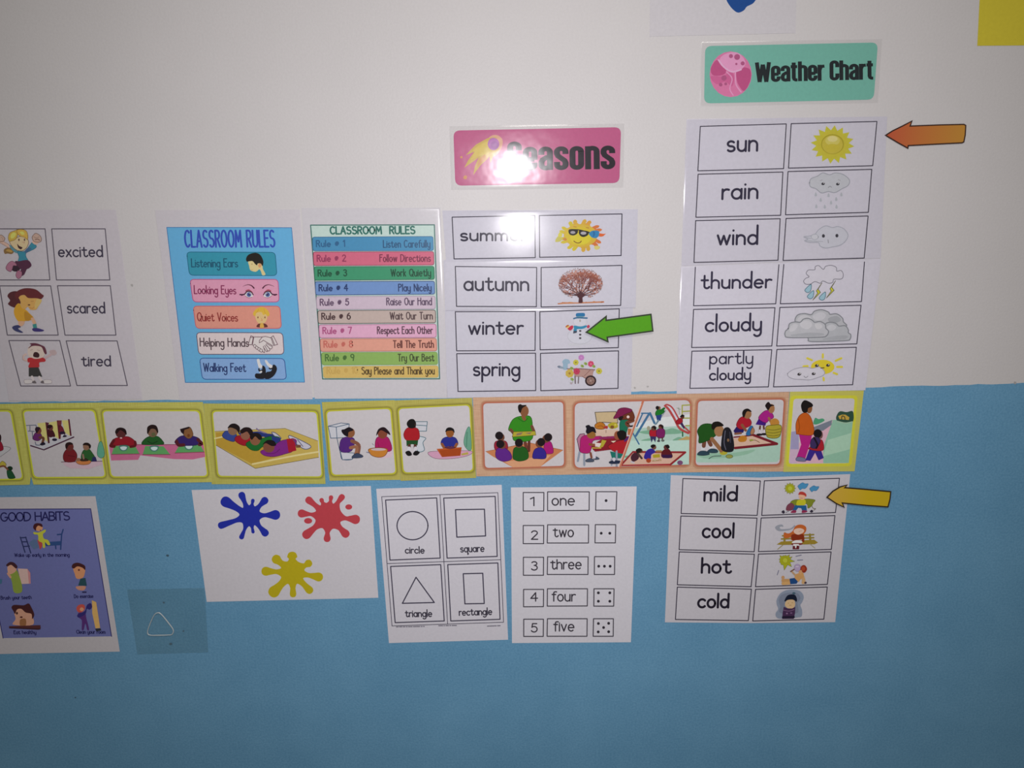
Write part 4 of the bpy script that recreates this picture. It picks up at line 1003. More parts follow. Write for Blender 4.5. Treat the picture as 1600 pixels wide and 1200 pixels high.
splat('yellow_splat', 'C8B41C', 524, 484, 60, [(446, 420, 23, 17), (523, 407, 25, 19), (602, 440, 19, 14), (652, 506, 22, 13), (607, 570, 19, 16), (527, 590, 16, 15), (434, 578, 28, 20), (394, 478, 22, 13)])
t.done()

NU = Fr(580, 740, 3.81)
t = Thing('shapes_chart', 'white sheet showing outlined circle, square, triangle and rectangle', 'chart', NU,
          [(30, 90), (777, 66), (815, 988), (106, 1008)], ref='AEAAB4', base=.0003, palb=(.85, .855, .91))
t.paper()
LN = '3A3648'
g = t.art('table_lines')
g.S(LN, 4, [(63, 137), (754, 113), (788, 884), (124, 906)], False, True).S(LN, 4, [(410, 125), (455, 893)], False).S(LN, 4, [(95, 535), (770, 512)], False)
cells = [([(86, 157), (390, 144), (411, 502), (112, 514)], 'circle', (204, 473), (316, 473), 23), ([(432, 145), (738, 135), (750, 492), (452, 502)], 'square', (533, 466), (672, 463), 25),
         ([(116, 552), (414, 541), (435, 876), (143, 886)], 'triangle', (205, 851), (361, 850), 24), ([(456, 541), (754, 531), (767, 866), (474, 876)], 'rectangle', (525, 843), (718, 838), 24)]
bs = []
for q, wd, p0, p1, xh in cells:
    b = t.box('shape_box', q, lc=LN, lw=6.5); bs.append(b)
    t.art('lettering', parent=b).T('322E3C', wd, p0, p1, xh, 1.7, 7, (-.04, -1), desc=.8)
t.art('circle_outline', parent=bs[0]).S(LN, 7, arc(246, 309, 92, 84, 0, 360, 40)[:-1], False, True)
t.art('square_outline', parent=bs[1]).S(LN, 7, [(502, 214), (674, 211), (681, 370), (510, 377)], False, True)
t.art('triangle_outline', parent=bs[2]).S(LN, 7, [(267, 616), (376, 766), (186, 771)], False, True)
t.art('rectangle_outline', parent=bs[3]).S(LN, 7, [(548, 595), (664, 592), (673, 772), (558, 774)], False, True)
sm = t.art('small_print')
rnd = random.Random(3)
for x0, x1, y0, y1 in ((150, 322, 911, 908), (402, 508, 904, 902), (692, 775, 906, 903)):
    x = x0
    while x < x1-4:
        w_ = rnd.uniform(3, 9); yy = y0+(y1-y0)*(x-x0)/(x1-x0)
        sm.S('5A5664', 5, [(x, yy), (min(x1, x+w_), yy)], False); x += w_+rnd.choice((2, 2, 3, 7))
t.done()

t = Thing('numbers_chart', 'white sheet listing numbers one to five with dots', 'chart', NU,
          [(832, 82), (1580, 76), (1546, 1003), (838, 1008)], ref='AEABB6', base=.0003, palb=(.87, .88, .93))
t.paper()
LN = '3A3640'
nrow = [([(905, 112), (1028, 112), (1027, 222), (905, 222)], [(1050, 108), (1298, 108), (1297, 218), (1050, 220)], [(1338, 107), (1462, 107), (1458, 217), (1336, 217)], '1', (948, 190), (972, 190), 'one', (1077, 187), (1209, 187), [(1398, 160)]),
 ([(905, 308), (1027, 308), (1026, 416), (905, 416)], [(1050, 304), (1294, 304), (1293, 412), (1048, 412)], [(1334, 303), (1455, 303), (1453, 411), (1332, 411)], '2', (954, 390), (991, 390), 'two', (1085, 375), (1203, 375), [(1369, 354), (1420, 354)]),
 ([(906, 497), (1026, 497), (1025, 604), (906, 604)], [(1050, 494), (1291, 494), (1290, 599), (1048, 599)], [(1329, 493), (1449, 493), (1448, 599), (1328, 599)], '3', (954, 573), (989, 573), 'three', (1070, 567), (1249, 566), [(1354, 550), (1388, 550), (1422, 550)]),
 ([(907, 688), (1026, 688), (1025, 790), (907, 791)], [(1049, 684), (1287, 684), (1286, 786), (1048, 787)], [(1326, 684), (1445, 684), (1443, 787), (1325, 787)], '4', (950, 758), (990, 757), 'four', (1077, 757), (1214, 757), [(1352, 708), (1420, 708), (1352, 758), (1420, 758)]),
 ([(908, 865), (1025, 865), (1024, 967), (908, 967)], [(1049, 862), (1285, 862), (1284, 966), (1047, 966)], [(1323, 862), (1441, 862), (1440, 966), (1321, 966)], '5', (953, 941), (989, 941), 'five', (1087, 935), (1206, 935), [(1352, 890), (1413, 889), (1383, 914), (1351, 940), (1413, 939)])]
for q1, q2, q3, dg, d0, d1, wd, p0, p1, dots_ in nrow:
    b = t.box('number_box', q1, lc=LN, lw=6); t.art('digit', parent=b).T('322E38', dg, d0, d1, 28, 1.78, 7.5, font=PRI)
    b = t.box('word_box', q2, lc=LN, lw=6); t.art('lettering', parent=b).T('322E38', wd, p0, p1, 39, 1.42, 8, gap=.3)
    b = t.box('dot_box', q3, lc=LN, lw=6); k = t.art('dots', parent=b)
    for x, y in dots_: k.E('2A2630', x, y, 8.5)
t.done()

# ------------------------------------------------------------------ good habits poster
GH = Fr(0, 760, 4.285)
t = Thing('habits_poster', 'white-bordered purple GOOD HABITS poster at the lower left', 'poster', GH,
          [(-215, 74), (640, 65), (803, 1105), (-45, 1122)], ref='8E8790', base=.0003, palb=(.76, .75, .77))
t.paper()
bg = t.art('poster_panel')
bg.P('5A5C90', [(-150, 153), (608, 149), (748, 1003), (22, 1015)])
bg.S('2C2A60', 6, [(22, 1015), (-150, 153), (608, 149), (748, 1003)], False)
TC = '1E1C50'
t.art('title_lettering', parent=bg).T(TC, 'GOOD HABITS', (8, 232), (467, 224), 29, 1.9, 9, (-.05, -1), gap=.16)
for wd, p0, p1, xh in (('Wake up early in the morning', (100, 470), (466, 468), 14), ('Brush your teeth', (8, 756), (212, 752), 14), ('Do exercise', (499, 746), (625, 744), 14), ('Eat healthy', (95, 987), (243, 986), 14), ('Clean your room', (515, 984), (706, 984), 14)):
    t.art('caption_lettering', parent=bg).T(TC, wd, p0, p1, xh, 1.6, 4.5, (-.08, -1), desc=.8)
A = Fr(0, 785, 8.889); a = t.art('waking_child_drawing', A, bg)
for l in ([(285, 480), (350, 690)], [(360, 480), (430, 700)], [(290, 490), (365, 485)], [(315, 545), (385, 545)], [(330, 610), (410, 605)]): a.S('262C58', 16, l, False)
a.P('4C5C80', [(400, 560), (470, 510), (540, 530), (560, 620), (470, 650)]).P('2A4478', [(620, 550), (850, 535), (860, 590), (640, 605)])
for l in ([(800, 445), (860, 440), (845, 650)], [(860, 440), (880, 375)], [(775, 600), (780, 640)]): a.S('263C72', 18, l, False)
a.B('A84040', [(525, 520), (580, 540), (590, 600), (560, 650), (545, 600)])
a.B('B4B03C', [(470, 410), (540, 415), (630, 375), (635, 405), (600, 440), (615, 500), (670, 520), (700, 580), (670, 590), (630, 550), (630, 620), (600, 625), (590, 560), (540, 530), (530, 450), (480, 440)])
a.E('C08060', 545, 350, 52, 48).B('3E1820', [(465, 350), (480, 300), (530, 285), (585, 300), (590, 340), (540, 320), (510, 345), (500, 390)]).E('6A2020', 565, 385, 10, 6)
A = Fr(0, 870, 8.889)
a = t.art('tooth_brushing_child_drawing', A, bg)
a.P('C49090', [(250, 160), (385, 165), (430, 370), (300, 375)]).P('A87078', [(385, 165), (425, 220), (430, 370), (405, 370)])
a.B('7C8A3C', [(140, 230), (230, 180), (270, 260), (310, 400), (300, 490), (200, 490), (170, 350)]).P('3C6080', [(-20, 300), (35, 310), (25, 370), (-20, 380)])
a.B('B48474', [(110, 130), (160, 100), (230, 140), (220, 200), (150, 240), (115, 220)]).B('3A1C24', [(90, 110), (140, 70), (200, 80), (245, 130), (225, 160), (160, 110), (110, 130)]).S('B08070', 30, [(115, 230), (150, 280)])
a = t.art('exercising_child_drawing', A, bg)
a.B('B87C5C', [(1020, 150), (1080, 120), (1180, 150), (1180, 230), (1150, 290), (1070, 300), (1040, 230)]).B('3C1A1C', [(1000, 140), (1020, 95), (1090, 80), (1180, 120), (1185, 180), (1150, 150), (1080, 130), (1030, 160)])
a.E('5A2A24', 1100, 180, 14, 14).P('22404C', [(1120, 300), (1190, 290), (1210, 400), (1090, 395)]).B('A87464', [(1060, 410), (1190, 405), (1170, 460), (1090, 455)]).P('26244C', [(1145, 478), (1205, 478), (1205, 498), (1145, 498)])
a = t.art('eating_child_drawing', A, bg)
a.B('B08070', [(200, 760), (250, 690), (430, 740), (450, 800), (460, 940), (190, 940), (220, 860)]).B('3E1A1E', [(165, 700), (200, 665), (330, 670), (400, 645), (440, 700), (480, 800), (450, 860), (440, 790), (360, 770), (300, 720), (240, 730), (215, 790), (190, 750)])
a.B('8A5A3C', [(285, 870), (360, 860), (360, 955), (285, 955)]).E('4A2020', 300, 835, 20, 12).E('3A1C1C', 240, 780, 14, 18).P('4C2428', [(130, 960), (565, 945), (570, 990), (540, 1010), (130, 990)]).S('2A1420', 12, [(140, 985), (560, 1000)], False)
a = t.art('tidying_child_drawing', A, bg)
a.P('C8945C', [(1280, 600), (1340, 625), (1395, 985), (1330, 990), (1285, 780)]).P('22242C', [(1325, 995), (1400, 990), (1410, 1020), (1340, 1030)])
a.B('4C2868', [(1090, 780), (1150, 770), (1190, 780), (1200, 840), (1240, 1000), (1215, 1010), (1190, 920), (1165, 1010), (1140, 1005), (1140, 880), (1100, 840)]).B('2C2468', [(1080, 800), (1180, 750), (1210, 670), (1260, 640), (1285, 690), (1250, 730), (1210, 720), (1190, 790), (1100, 840)])
a.B('B04844', [(1065, 710), (1100, 665), (1165, 660), (1185, 710), (1150, 760), (1090, 765)]).E('C88064', 1140, 725, 28, 26)
t.done()

# ------------------------------------------------------------------ clear patch, sheets at the top
t = Thing('clear_patch', 'clear square plastic patch with a raised triangle on the blue wall', 'patch', GH,
          [(850, 690), (1370, 680), (1395, 1112), (920, 1125)], ref='8A8894', base=.00005)
f = t.film(mat=CLEAR, name='clear_square', lip=.003, bow=.0012)
tri = [(1060, 845), (1160, 950), (1140, 990), (1000, 990), (990, 965), (1040, 850)]
a = t.art('raised_triangle'); a.smooth = True
TRI = principled('pale_plastic', (.55, .62, .64), .25, .6)
c = crom([(1062, 843), (1085, 855), (1130, 910), (1162, 955), (1155, 985), (1130, 990), (1065, 992), (1005, 990), (992, 970), (1005, 925), (1035, 860)], True, 4)
n = len(c); d0 = t.depth+.0004
cxm = sum(p[0] for p in c)/n; cym = sum(p[1] for p in c)/n
for rr, dd in ((7, 0), (3.5, .0016), (-1, .0016), (-4, 0)):
    a.raw([(p[0]+(p[0]-cxm)/math.hypot(p[0]-cxm, p[1]-cym)*rr*.6, p[1]+(p[1]-cym)/math.hypot(p[0]-cxm, p[1]-cym)*rr*.6) for p in c], [], TRI, d0+dd)
for r in range(3):
    for i in range(n):
        a.F.append((r*n+i, r*n+(i+1) % n, (r+1)*n+(i+1) % n, (r+1)*n+i)); a.M.append(0)
a = t.art('grime_specks')
for x, y, r in ((1145, 1052, 10), (1098, 775, 7), (1230, 966, 6)): a.E('3C5060', x, y, r, r*.8)
t.done()

TOP = Fr(1000, 0, 2.667)
t = Thing('colour_sheet', 'white sheet at the top edge with a bright blue paint blob', 'sheet', TOP,
          [(48, -420), (662, -440), (648, 138), (40, 152)], ref='BCBBC6', base=.0003, palb=(.765, .76, .775))
t.paper()
t.art('blue_blob').B('2058B0', [(270, -60), (300, -150), (420, -180), (540, -150), (560, -60), (520, -20), (488, -5), (470, 15), (445, 28), (432, 44), (408, 53), (385, 38), (364, 10), (350, -18), (310, -25)])
t.done()
t = Thing('yellow_sheet', 'plain yellow paper sheet at the top right corner', 'sheet', TOP,
          [(1432, -340), (2250, -330), (2230, 184), (1405, 191)], ref='A8A6A6', base=.0003, palb=(.76, .75, .74))
t.paper(c=ink(t.alb('D8CA3C'))); t.done()

# ------------------------------------------------------------------ daily routine picture strip
S1 = Fr(0, 610, 4.706); S2 = Fr(310, 610, 4.706); S3 = Fr(610, 600, 4.706); S4 = Fr(880, 600, 7.273); S5 = Fr(1070, 600, 5.517)
K1 = Fr(0, 620, 8.571); K2 = Fr(150, 620, 8.571)
def routine(label, poly, fr, base, ref, kind='yellow'):
    t = Thing('picture_card', label, 'card', fr, poly, ref=ref, base=base, palb=(.765, .75, .755), group='daily routine picture cards')
    if kind == 'yellow': mt = woven_ink(t.alb('B4AC50'), t.alb('C8C468'))
    elif kind == 'flat': mt = woven_ink(t.alb('BCBA58'), t.alb('C6C460'))
    else: mt = woven_ink(t.alb('C2987A'), t.alb('D8B696'))
    t.paper(c=mt)
    return t
def panel(t, quad, fr, kind='yellow', r=30):
    p = t.art('picture_panel', fr)
    k = fr.k/4.706
    if kind == 'yellow':
        p.rbox('B4AC56', quad, (r+18)*k, grow=26*k); p.rbox('A49E48', quad, (r+15)*k, grow=21*k); p.rbox('96903E', quad, (r+11)*k, grow=15*k); p.rbox('D4D43C', quad, (r+6)*k, grow=10*k)
    elif kind == 'flat': p.rbox('DADA40', quad, (r+6)*k, grow=22*k)
    else:
        p.rbox('C49678', quad, (r+15)*k, grow=22*k); p.rbox('BE8668', quad, (r+12)*k, grow=16*k); p.rbox('C4745C', quad, (r+6)*k, grow=9*k)
    p.rbox(ink(t.palb), quad, r*k)
    return p
RB = 'A8A0A4'
t = routine('yellow-bordered routine card cut off by the left edge, red figure above green figure', [(-260, 104), (140, 96), (231, 623), (222, 691), (-180, 700)], S1, .0012, RB)
p = panel(t, [(-240, 160), (78, 154), (168, 645), (-160, 652)], S1)
a = t.art('child_drawing', K1, p)
a.B('A4A0A4', [(0, 690), (70, 660), (150, 688), (80, 750), (0, 800), (-30, 760)]).B('A01A34', [(-40, 600), (10, 590), (45, 650), (45, 710), (-40, 720)]).B('2C1218', [(-40, 520), (5, 500), (22, 540), (10, 600), (-40, 620)])
a = t.art('child_drawing', K1, p)
a.B('1E5030', [(100, 980), (150, 975), (200, 1050), (205, 1085), (120, 1085)]).E('14301E', 140, 955, 38, 30).B('C4B044', [(5, 890), (40, 858), (85, 890), (80, 925), (10, 925)]).S('7C4A34', 24, [(0, 935), (60, 925), (110, 970)])
t.done()

t = routine('yellow-bordered routine card of children on toilets and two washing hands', [(137, 96), (724, 88), (805, 686), (250, 690), (232, 623)], S1, .0016, RB)
p = panel(t, [(178, 152), (694, 148), (776, 630), (258, 634)], S1)
a = t.art('toilet_row_drawing', K1, p)
a.P('A8A4AC', [(415, 640), (980, 520), (1000, 535), (595, 710), (420, 650)]).S('4C2A40', 18, [(420, 650), (595, 706), (995, 535)], False)
a.P('CCC078', [(510, 350), (625, 340), (650, 600), (560, 540)]).P('CCC078', [(660, 340), (775, 320), (800, 560), (720, 520)]).P('CCC078', [(835, 310), (920, 310), (950, 520), (880, 480)])
a.P('5A2832', [(615, 335), (665, 345), (650, 400), (675, 615), (650, 620)]).P('6A2430', [(768, 312), (835, 312), (830, 360), (820, 560), (795, 562)]).P('5E2436', [(918, 295), (940, 295), (968, 518), (945, 520)])
for l in ([(360, 380), (490, 375)], [(490, 375), (500, 440)], [(385, 455), (470, 460)], [(410, 390), (410, 455)], [(440, 470), (450, 560)], [(480, 600), (490, 640), (540, 645)]): a.S('5C6072', 11, l, False)
a = t.art('seated_child_drawing', K1, p)
a.B('6C2A6C', [(450, 560), (480, 480), (545, 480), (570, 540), (520, 585)]).E('7A4038', 525, 450, 40, 46).B('2C1828', [(480, 430), (500, 402), (545, 410), (530, 440), (500, 480)]).S('6C4030', 34, [(540, 540), (590, 550), (575, 620)]).B('20182C', [(545, 630), (590, 605), (615, 630), (570, 645)])
a = t.art('seated_child_drawing', K1, p)
a.B('4A1A24', [(645, 500), (660, 430), (710, 440), (745, 520), (690, 540)]).E('6A3832', 690, 410, 30, 40).B('2C1418', [(640, 400), (670, 370), (710, 385), (670, 420)]).E('241C34', 740, 570, 34, 18).P('B4B0B8', [(670, 545), (730, 530), (700, 570)])
a = t.art('seated_child_drawing', K1, p)
a.B('7C2434', [(800, 470), (805, 390), (845, 400), (880, 500), (840, 480)]).E('7A3438', 808, 345, 26, 34).E('2C1A34', 845, 480, 40, 22).E('241C34', 870, 522, 34, 14).P('B4B0B8', [(830, 500), (870, 495), (840, 540)])
a = t.art('washing_children_drawing', K1, p)
a.P('B89CA8', [(850, 865), (1370, 860), (1380, 900), (1200, 960), (950, 950), (870, 910)]).S('5A3448', 8, [(830, 868), (1375, 858)], False)
a.B('802028', [(855, 780), (900, 700), (980, 690), (1040, 770), (1010, 860), (880, 862)]).E('6E2E2C', 940, 665, 55, 58).B('2A1416', [(885, 650), (900, 615), (950, 605), (985, 630), (930, 640), (900, 690)]).S('5C1820', 8, [(920, 780), (1010, 795)])
a.B('2C5A2C', [(1100, 830), (1120, 720), (1190, 690), (1240, 740), (1290, 830), (1230, 860)]).E('8A6450', 1165, 660, 45, 52).B('241410', [(1120, 640), (1140, 615), (1190, 615), (1225, 650), (1210, 690), (1195, 650), (1150, 640)]).P('2A2A5C', [(1250, 800), (1290, 800), (1308, 858), (1235, 858)])
a.B('D08048', [(1030, 860), (1080, 840), (1220, 850), (1200, 895), (1110, 905), (1050, 890)]).E('8C6450', 1060, 835, 34, 22).B('3A2A20', [(1090, 830), (1160, 820), (1190, 850), (1100, 855)]).S('8A6A5C', 24, [(1120, 770), (1130, 820)])
a.B('5C9C84', [(1330, 625), (1372, 600), (1410, 760), (1370, 815), (1312, 770)])
t.done()

t = routine('yellow-bordered routine card of three children eating at a pink table', [(724, 88), (1494, 84), (1564, 672), (805, 686)], S1, .0014, 'ACA6A8')
p = panel(t, [(760, 152), (1464, 152), (1526, 626), (824, 630)], S1)
a = t.art('table_drawing', K2, p)
a.P('C4688C', [(180, 640), (1445, 635), (1470, 800), (1300, 835), (1050, 830), (600, 780), (570, 840), (210, 850)]).S('8A2C4C', 8, [(550, 637), (1440, 635)], False)
def mat(q): a.P('5C9C5C', q); a.S('8A2C4C', 8, [q[3], q[2]], False)
mat([(250, 655), (530, 655), (590, 760), (215, 768)]); mat([(665, 655), (910, 660), (1000, 770), (630, 770)]); mat([(1120, 645), (1395, 630), (1455, 735), (1060, 750)])
for x, y in ((375, 680), (785, 685), (1250, 665)): a.B('4A7C6C', [(x-62, y-25), (x, y-38), (x+62, y-28), (x+45, y+28), (x, y+45), (x-45, y+30)]).B('B4C4C4', [(x-45, y-8), (x, y-20), (x+45, y-10), (x+30, y+20), (x, y+30), (x-30, y+20)])
a = t.art('eating_child_drawing', K2, p)
a.B('A41C2C', [(190, 650), (250, 560), (340, 535), (440, 530), (520, 580), (550, 630), (480, 660), (400, 640), (280, 650), (215, 670)]).S('6A1A20', 40, [(245, 580), (205, 650), (250, 660)]).S('6A1A20', 34, [(530, 600), (530, 650), (470, 665)])
a.E('5C2C2C', 340, 480, 72, 68).B('241214', [(265, 470), (285, 425), (340, 410), (400, 435), (415, 500), (385, 470), (330, 440), (285, 490)]).E('C4A0A0', 342, 548, 16, 10)
a = t.art('eating_child_drawing', K2, p)
a.B('225A26', [(620, 630), (660, 560), (740, 520), (830, 525), (890, 575), (910, 630), (760, 640)]).E('7A5A48', 765, 470, 68, 66).B('241414', [(692, 450), (700, 400), (750, 372), (810, 385), (835, 440), (832, 480), (800, 430), (740, 425), (700, 490)]).E('5A5A3C', 775, 500, 28, 26).S('183C1C', 12, [(700, 590), (760, 620), (830, 590)])
a = t.art('eating_child_drawing', K2, p)
a.B('36246C', [(1060, 600), (1110, 540), (1180, 515), (1320, 525), (1400, 570), (1360, 640), (1180, 650), (1100, 640)]).S('5A2028', 44, [(1085, 590), (1110, 640), (1180, 640)]).S('5A2028', 44, [(1370, 570), (1420, 620), (1390, 635)])
a.B('8A5C38', [(1170, 480), (1200, 420), (1255, 400), (1290, 440), (1305, 510), (1260, 555), (1210, 540)]).P('241418', [(1130, 428), (1250, 395), (1262, 415), (1190, 440), (1180, 500), (1145, 470)]).E('7A4420', 1245, 515, 18, 22)
t.done()

t = routine('yellow-bordered routine card of four children lying on a yellow mat', [(38, 95), (897, 101), (936, 686), (100, 688)], S2, .0010, 'B4AEB2')
p = panel(t, [(108, 155), (868, 159), (908, 630), (150, 626)], S2)
a = t.art('mat_drawing', S2, p)
a.P('D0B45C', [(122, 300), (640, 278), (880, 368), (886, 490), (420, 572), (132, 402)]).P('CCA43C', [(130, 310), (300, 300), (500, 400), (600, 480), (400, 540), (132, 400)]).S('DCCC90', 12, [(400, 540), (700, 480), (884, 450)]).S('DCCC90', 10, [(122, 352), (180, 340)]).S('7A6830', 4, [(132, 402), (420, 572), (886, 490)], False).S('7A6830', 3, [(122, 300), (640, 278), (880, 370)], False)
a = t.art('sleeping_child_drawing', S2, p)
a.B('3A4C98', [(178, 325), (210, 295), (280, 320), (270, 370), (240, 372), (190, 350)]).P('2C3A80', [(290, 310), (440, 300), (520, 320), (480, 340), (320, 340)]).E('8A6850', 255, 290, 36, 38).B('1E1418', [(218, 275), (240, 248), (275, 245), (305, 270), (300, 310), (280, 285), (240, 270)]).S('7C6C8C', 10, [(430, 280), (450, 295), (500, 315)])
a = t.art('sleeping_child_drawing', S2, p)
a.B('B81C30', [(268, 355), (300, 330), (400, 350), (390, 395), (340, 405), (290, 385)]).P('2C3A80', [(440, 310), (560, 320), (600, 345), (500, 350)]).E('94604C', 348, 325, 36, 38).B('221216', [(310, 295), (340, 272), (380, 275), (402, 305), (385, 330), (360, 300), (320, 315)])
a.B('B4B0BC', [(540, 308), (570, 312), (610, 350), (580, 350)], '4A4C6C', 5)
a = t.art('sleeping_child_drawing', S2, p)
a.B('1E7430', [(350, 395), (390, 365), (470, 350), (540, 335), (600, 345), (590, 385), (480, 410), (440, 440), (390, 435)]).P('2C3A88', [(540, 335), (610, 350), (590, 385), (545, 380)]).E('905E44', 420, 362, 38, 40).B('1C1414', [(382, 335), (410, 312), (450, 318), (470, 350), (450, 360), (420, 335), (395, 360)])
a.B('B4B0BC', [(665, 335), (690, 335), (820, 400), (815, 425), (770, 425), (680, 360)], '4A4C6C', 5)
a = t.art('sleeping_child_drawing', S2, p)
a.B('8A2A90', [(458, 450), (490, 430), (560, 400), (620, 365), (720, 360), (700, 440), (640, 465), (560, 485), (490, 478)]).P('BE1C34', [(650, 355), (705, 350), (722, 440), (665, 455)]).P('7A5038', [(718, 395), (755, 400), (755, 418), (720, 420)]).E('84503C', 520, 415, 42, 40).B('1A1214', [(476, 395), (510, 365), (555, 370), (572, 400), (540, 405), (500, 385)]).S('6C2074', 5, [(500, 460), (560, 460), (600, 430)])
a.S('4A4C6C', 5, [(690, 350), (730, 400)]).S('4A4C6C', 5, [(730, 360), (770, 410)])
t.done()

t = routine('yellow-bordered routine card of a girl on a toilet and girl at an orange bowl', [(908, 85), (1442, 70), (1486, 656), (966, 662)], S2, .0010, 'B4B2B6')
p = panel(t, [(945, 155), (1410, 135), (1450, 606), (986, 618)], S2)
a = t.art('toilet_drawing', S2, p)
a.P('B8BCC4', [(955, 262), (1050, 238), (1110, 245), (1100, 345), (975, 350)], '44607C', 5).S('44607C', 5, [(955, 262), (1015, 268), (1110, 245)], False).S('44607C', 5, [(1015, 268), (1020, 350)], False).S('44607C', 5, [(1020, 350), (1045, 460), (1060, 505), (1130, 505), (1140, 470)]).P('B8BCC4', [(1045, 450), (1150, 460), (1130, 505), (1060, 508)], '44607C', 5)
a = t.art('seated_girl_drawing', S2, p)
a.B('5A2A86', [(1040, 430), (1050, 360), (1100, 340), (1150, 360), (1130, 440), (1070, 455)]).S('8A5844', 26, [(1130, 370), (1180, 400), (1175, 460)]).S('A06C50', 24, [(1120, 420), (1165, 415), (1160, 465)])
a.E('96603C', 1118, 310, 34, 36).B('18101A', [(1055, 290), (1075, 285), (1110, 270), (1140, 290), (1105, 305), (1100, 335), (1080, 330), (1060, 310)]).B('3A4660', [(1130, 485), (1165, 460), (1210, 478), (1200, 492), (1140, 496)])
a = t.art('washing_girl_drawing', S2, p)
a.P('C4B0BC', [(1250, 440), (1430, 440), (1420, 490), (1330, 500)])
a.B('C41C70', [(1300, 410), (1310, 350), (1350, 335), (1400, 350), (1420, 440), (1320, 445)]).E('8C4A34', 1355, 315, 36, 38).B('241018', [(1310, 330), (1325, 285), (1365, 270), (1400, 300), (1410, 325), (1385, 310), (1340, 290)]).S('A01C54', 5, [(1320, 380), (1330, 420)])
a.B('DC9038', [(1252, 432), (1320, 420), (1390, 430), (1375, 475), (1330, 490), (1275, 475)], '8A4A20', 4).E('B4A4A8', 1325, 432, 55, 10).S('5A5A7C', 5, [(1238, 452), (1262, 458)]).S('6A6A7C', 4, [(1280, 390), (1290, 400)])
t.done()

t = routine('yellow-bordered routine card of a boy in red and a boy at an orange tub', [(28, 120), (600, 100), (631, 688), (76, 710)], S3, .0013, 'BAB8BC')
p = panel(t, [(62, 182), (580, 156), (606, 634), (100, 648)], S3)
a = t.art('toilet_drawing', S3, p)
a.P('BCC0C8', [(180, 275), (272, 275), (265, 345), (190, 345)], '4A7484', 5).S('4A7484', 5, [(190, 300), (268, 305)], False).B('BCC4CC', [(190, 390), (260, 395), (240, 430), (250, 485), (200, 490)], '4A7484', 5)
a = t.art('standing_boy_drawing', S3, p)
a.B('C8202C', [(98, 370), (120, 325), (160, 318), (205, 330), (215, 390), (190, 415), (120, 412)], '8A1420', 3).P('1F5428', [(118, 412), (205, 412), (200, 450), (160, 440), (120, 455)])
a.S('5A3428', 22, [(140, 450), (138, 475)]).S('5A3428', 22, [(183, 450), (183, 475)]).S('C4C4CC', 24, [(138, 470), (136, 495)]).S('C4C4CC', 24, [(185, 470), (185, 495)]).B('141014', [(112, 500), (140, 490), (158, 518), (130, 525)]).B('141014', [(168, 515), (185, 490), (215, 500), (195, 522)])
a.B('141010', [(122, 290), (140, 262), (170, 258), (188, 285), (180, 318), (140, 320)]).E('3A241C', 184, 298, 5, 12)
a = t.art('washing_boy_drawing', S3, p)
a.B('CC9CB8', [(278, 500), (400, 490), (590, 490), (580, 520), (470, 545), (330, 545)])
a.B('2E349C', [(372, 440), (385, 400), (430, 385), (480, 395), (498, 440), (470, 460), (400, 465)], '1C2070', 3).S('A06038', 20, [(380, 440), (400, 468), (430, 465)]).S('A06038', 20, [(488, 440), (470, 468), (450, 465)])
a.E('A8642C', 438, 357, 30, 34).B('161012', [(406, 350), (415, 325), (440, 318), (465, 330), (470, 355), (455, 340), (420, 342)])
a.P('D8682C', [(340, 475), (525, 462), (515, 525), (380, 535)]).P('C4541C', [(360, 485), (520, 470), (515, 525), (380, 535)]).B('6A3450', [(400, 465), (440, 458), (480, 465), (440, 474)])
a.B('6CA48C', [(540, 430), (560, 335), (586, 322), (596, 470), (570, 482)], '3C7C64', 3).S('3C7C64', 4, [(565, 350), (560, 460)]).P('C4B454', [(520, 510), (570, 498), (575, 515), (525, 522)])
t.done()

# orange strip
t = routine('long orange-bordered routine strip with teacher, playground and tidying pictures', [(606, 98), (2100, 70), (2934, 47), (2888, 642), (2200, 648), (633, 678)], S3, .0008, 'BCBABE', 'orange')
p = panel(t, [(682, 142), (1270, 131), (1276, 600), (696, 616)], S3, 'orange')
a = t.art('rug_drawing', S3, p)
a.P('D88C5C', [(700, 495), (1020, 430), (1270, 485), (1105, 605), (900, 612), (750, 530)]).S('A4603C', 3, [(700, 495), (1020, 430), (1270, 485)], False).P('E0A880', [(840, 570), (1180, 520), (1105, 605), (900, 612)])
a = t.art('teacher_drawing', S3, p)
a.S('7A4030', 24, [(985, 405), (1000, 470)]).S('6A3428', 20, [(1020, 420), (1018, 490)])
a.B('3CA41E', [(868, 330), (900, 260), (960, 235), (1030, 240), (1045, 320), (1035, 410), (910, 415), (905, 350), (890, 350)], '1E6A14', 4).S('246E1C', 5, [(940, 250), (980, 275), (1010, 250)])
a.E('94603C', 985, 198, 32, 42).B('16100E', [(942, 190), (940, 160), (955, 148), (970, 155), (1000, 155), (970, 175), (955, 210)]).S('94603C', 26, [(975, 235), (985, 255)])
a.S('7A4C38', 22, [(885, 335), (905, 360)]).S('7A4C38', 22, [(1040, 310), (1055, 345)]).P('CCC03C', [(905, 350), (1065, 345), (1070, 375), (895, 388)], '5A5420', 3).P('8C7460', [(930, 362), (975, 352), (960, 372), (925, 378)]).P('8C7460', [(990, 360), (1040, 352), (1025, 368)])
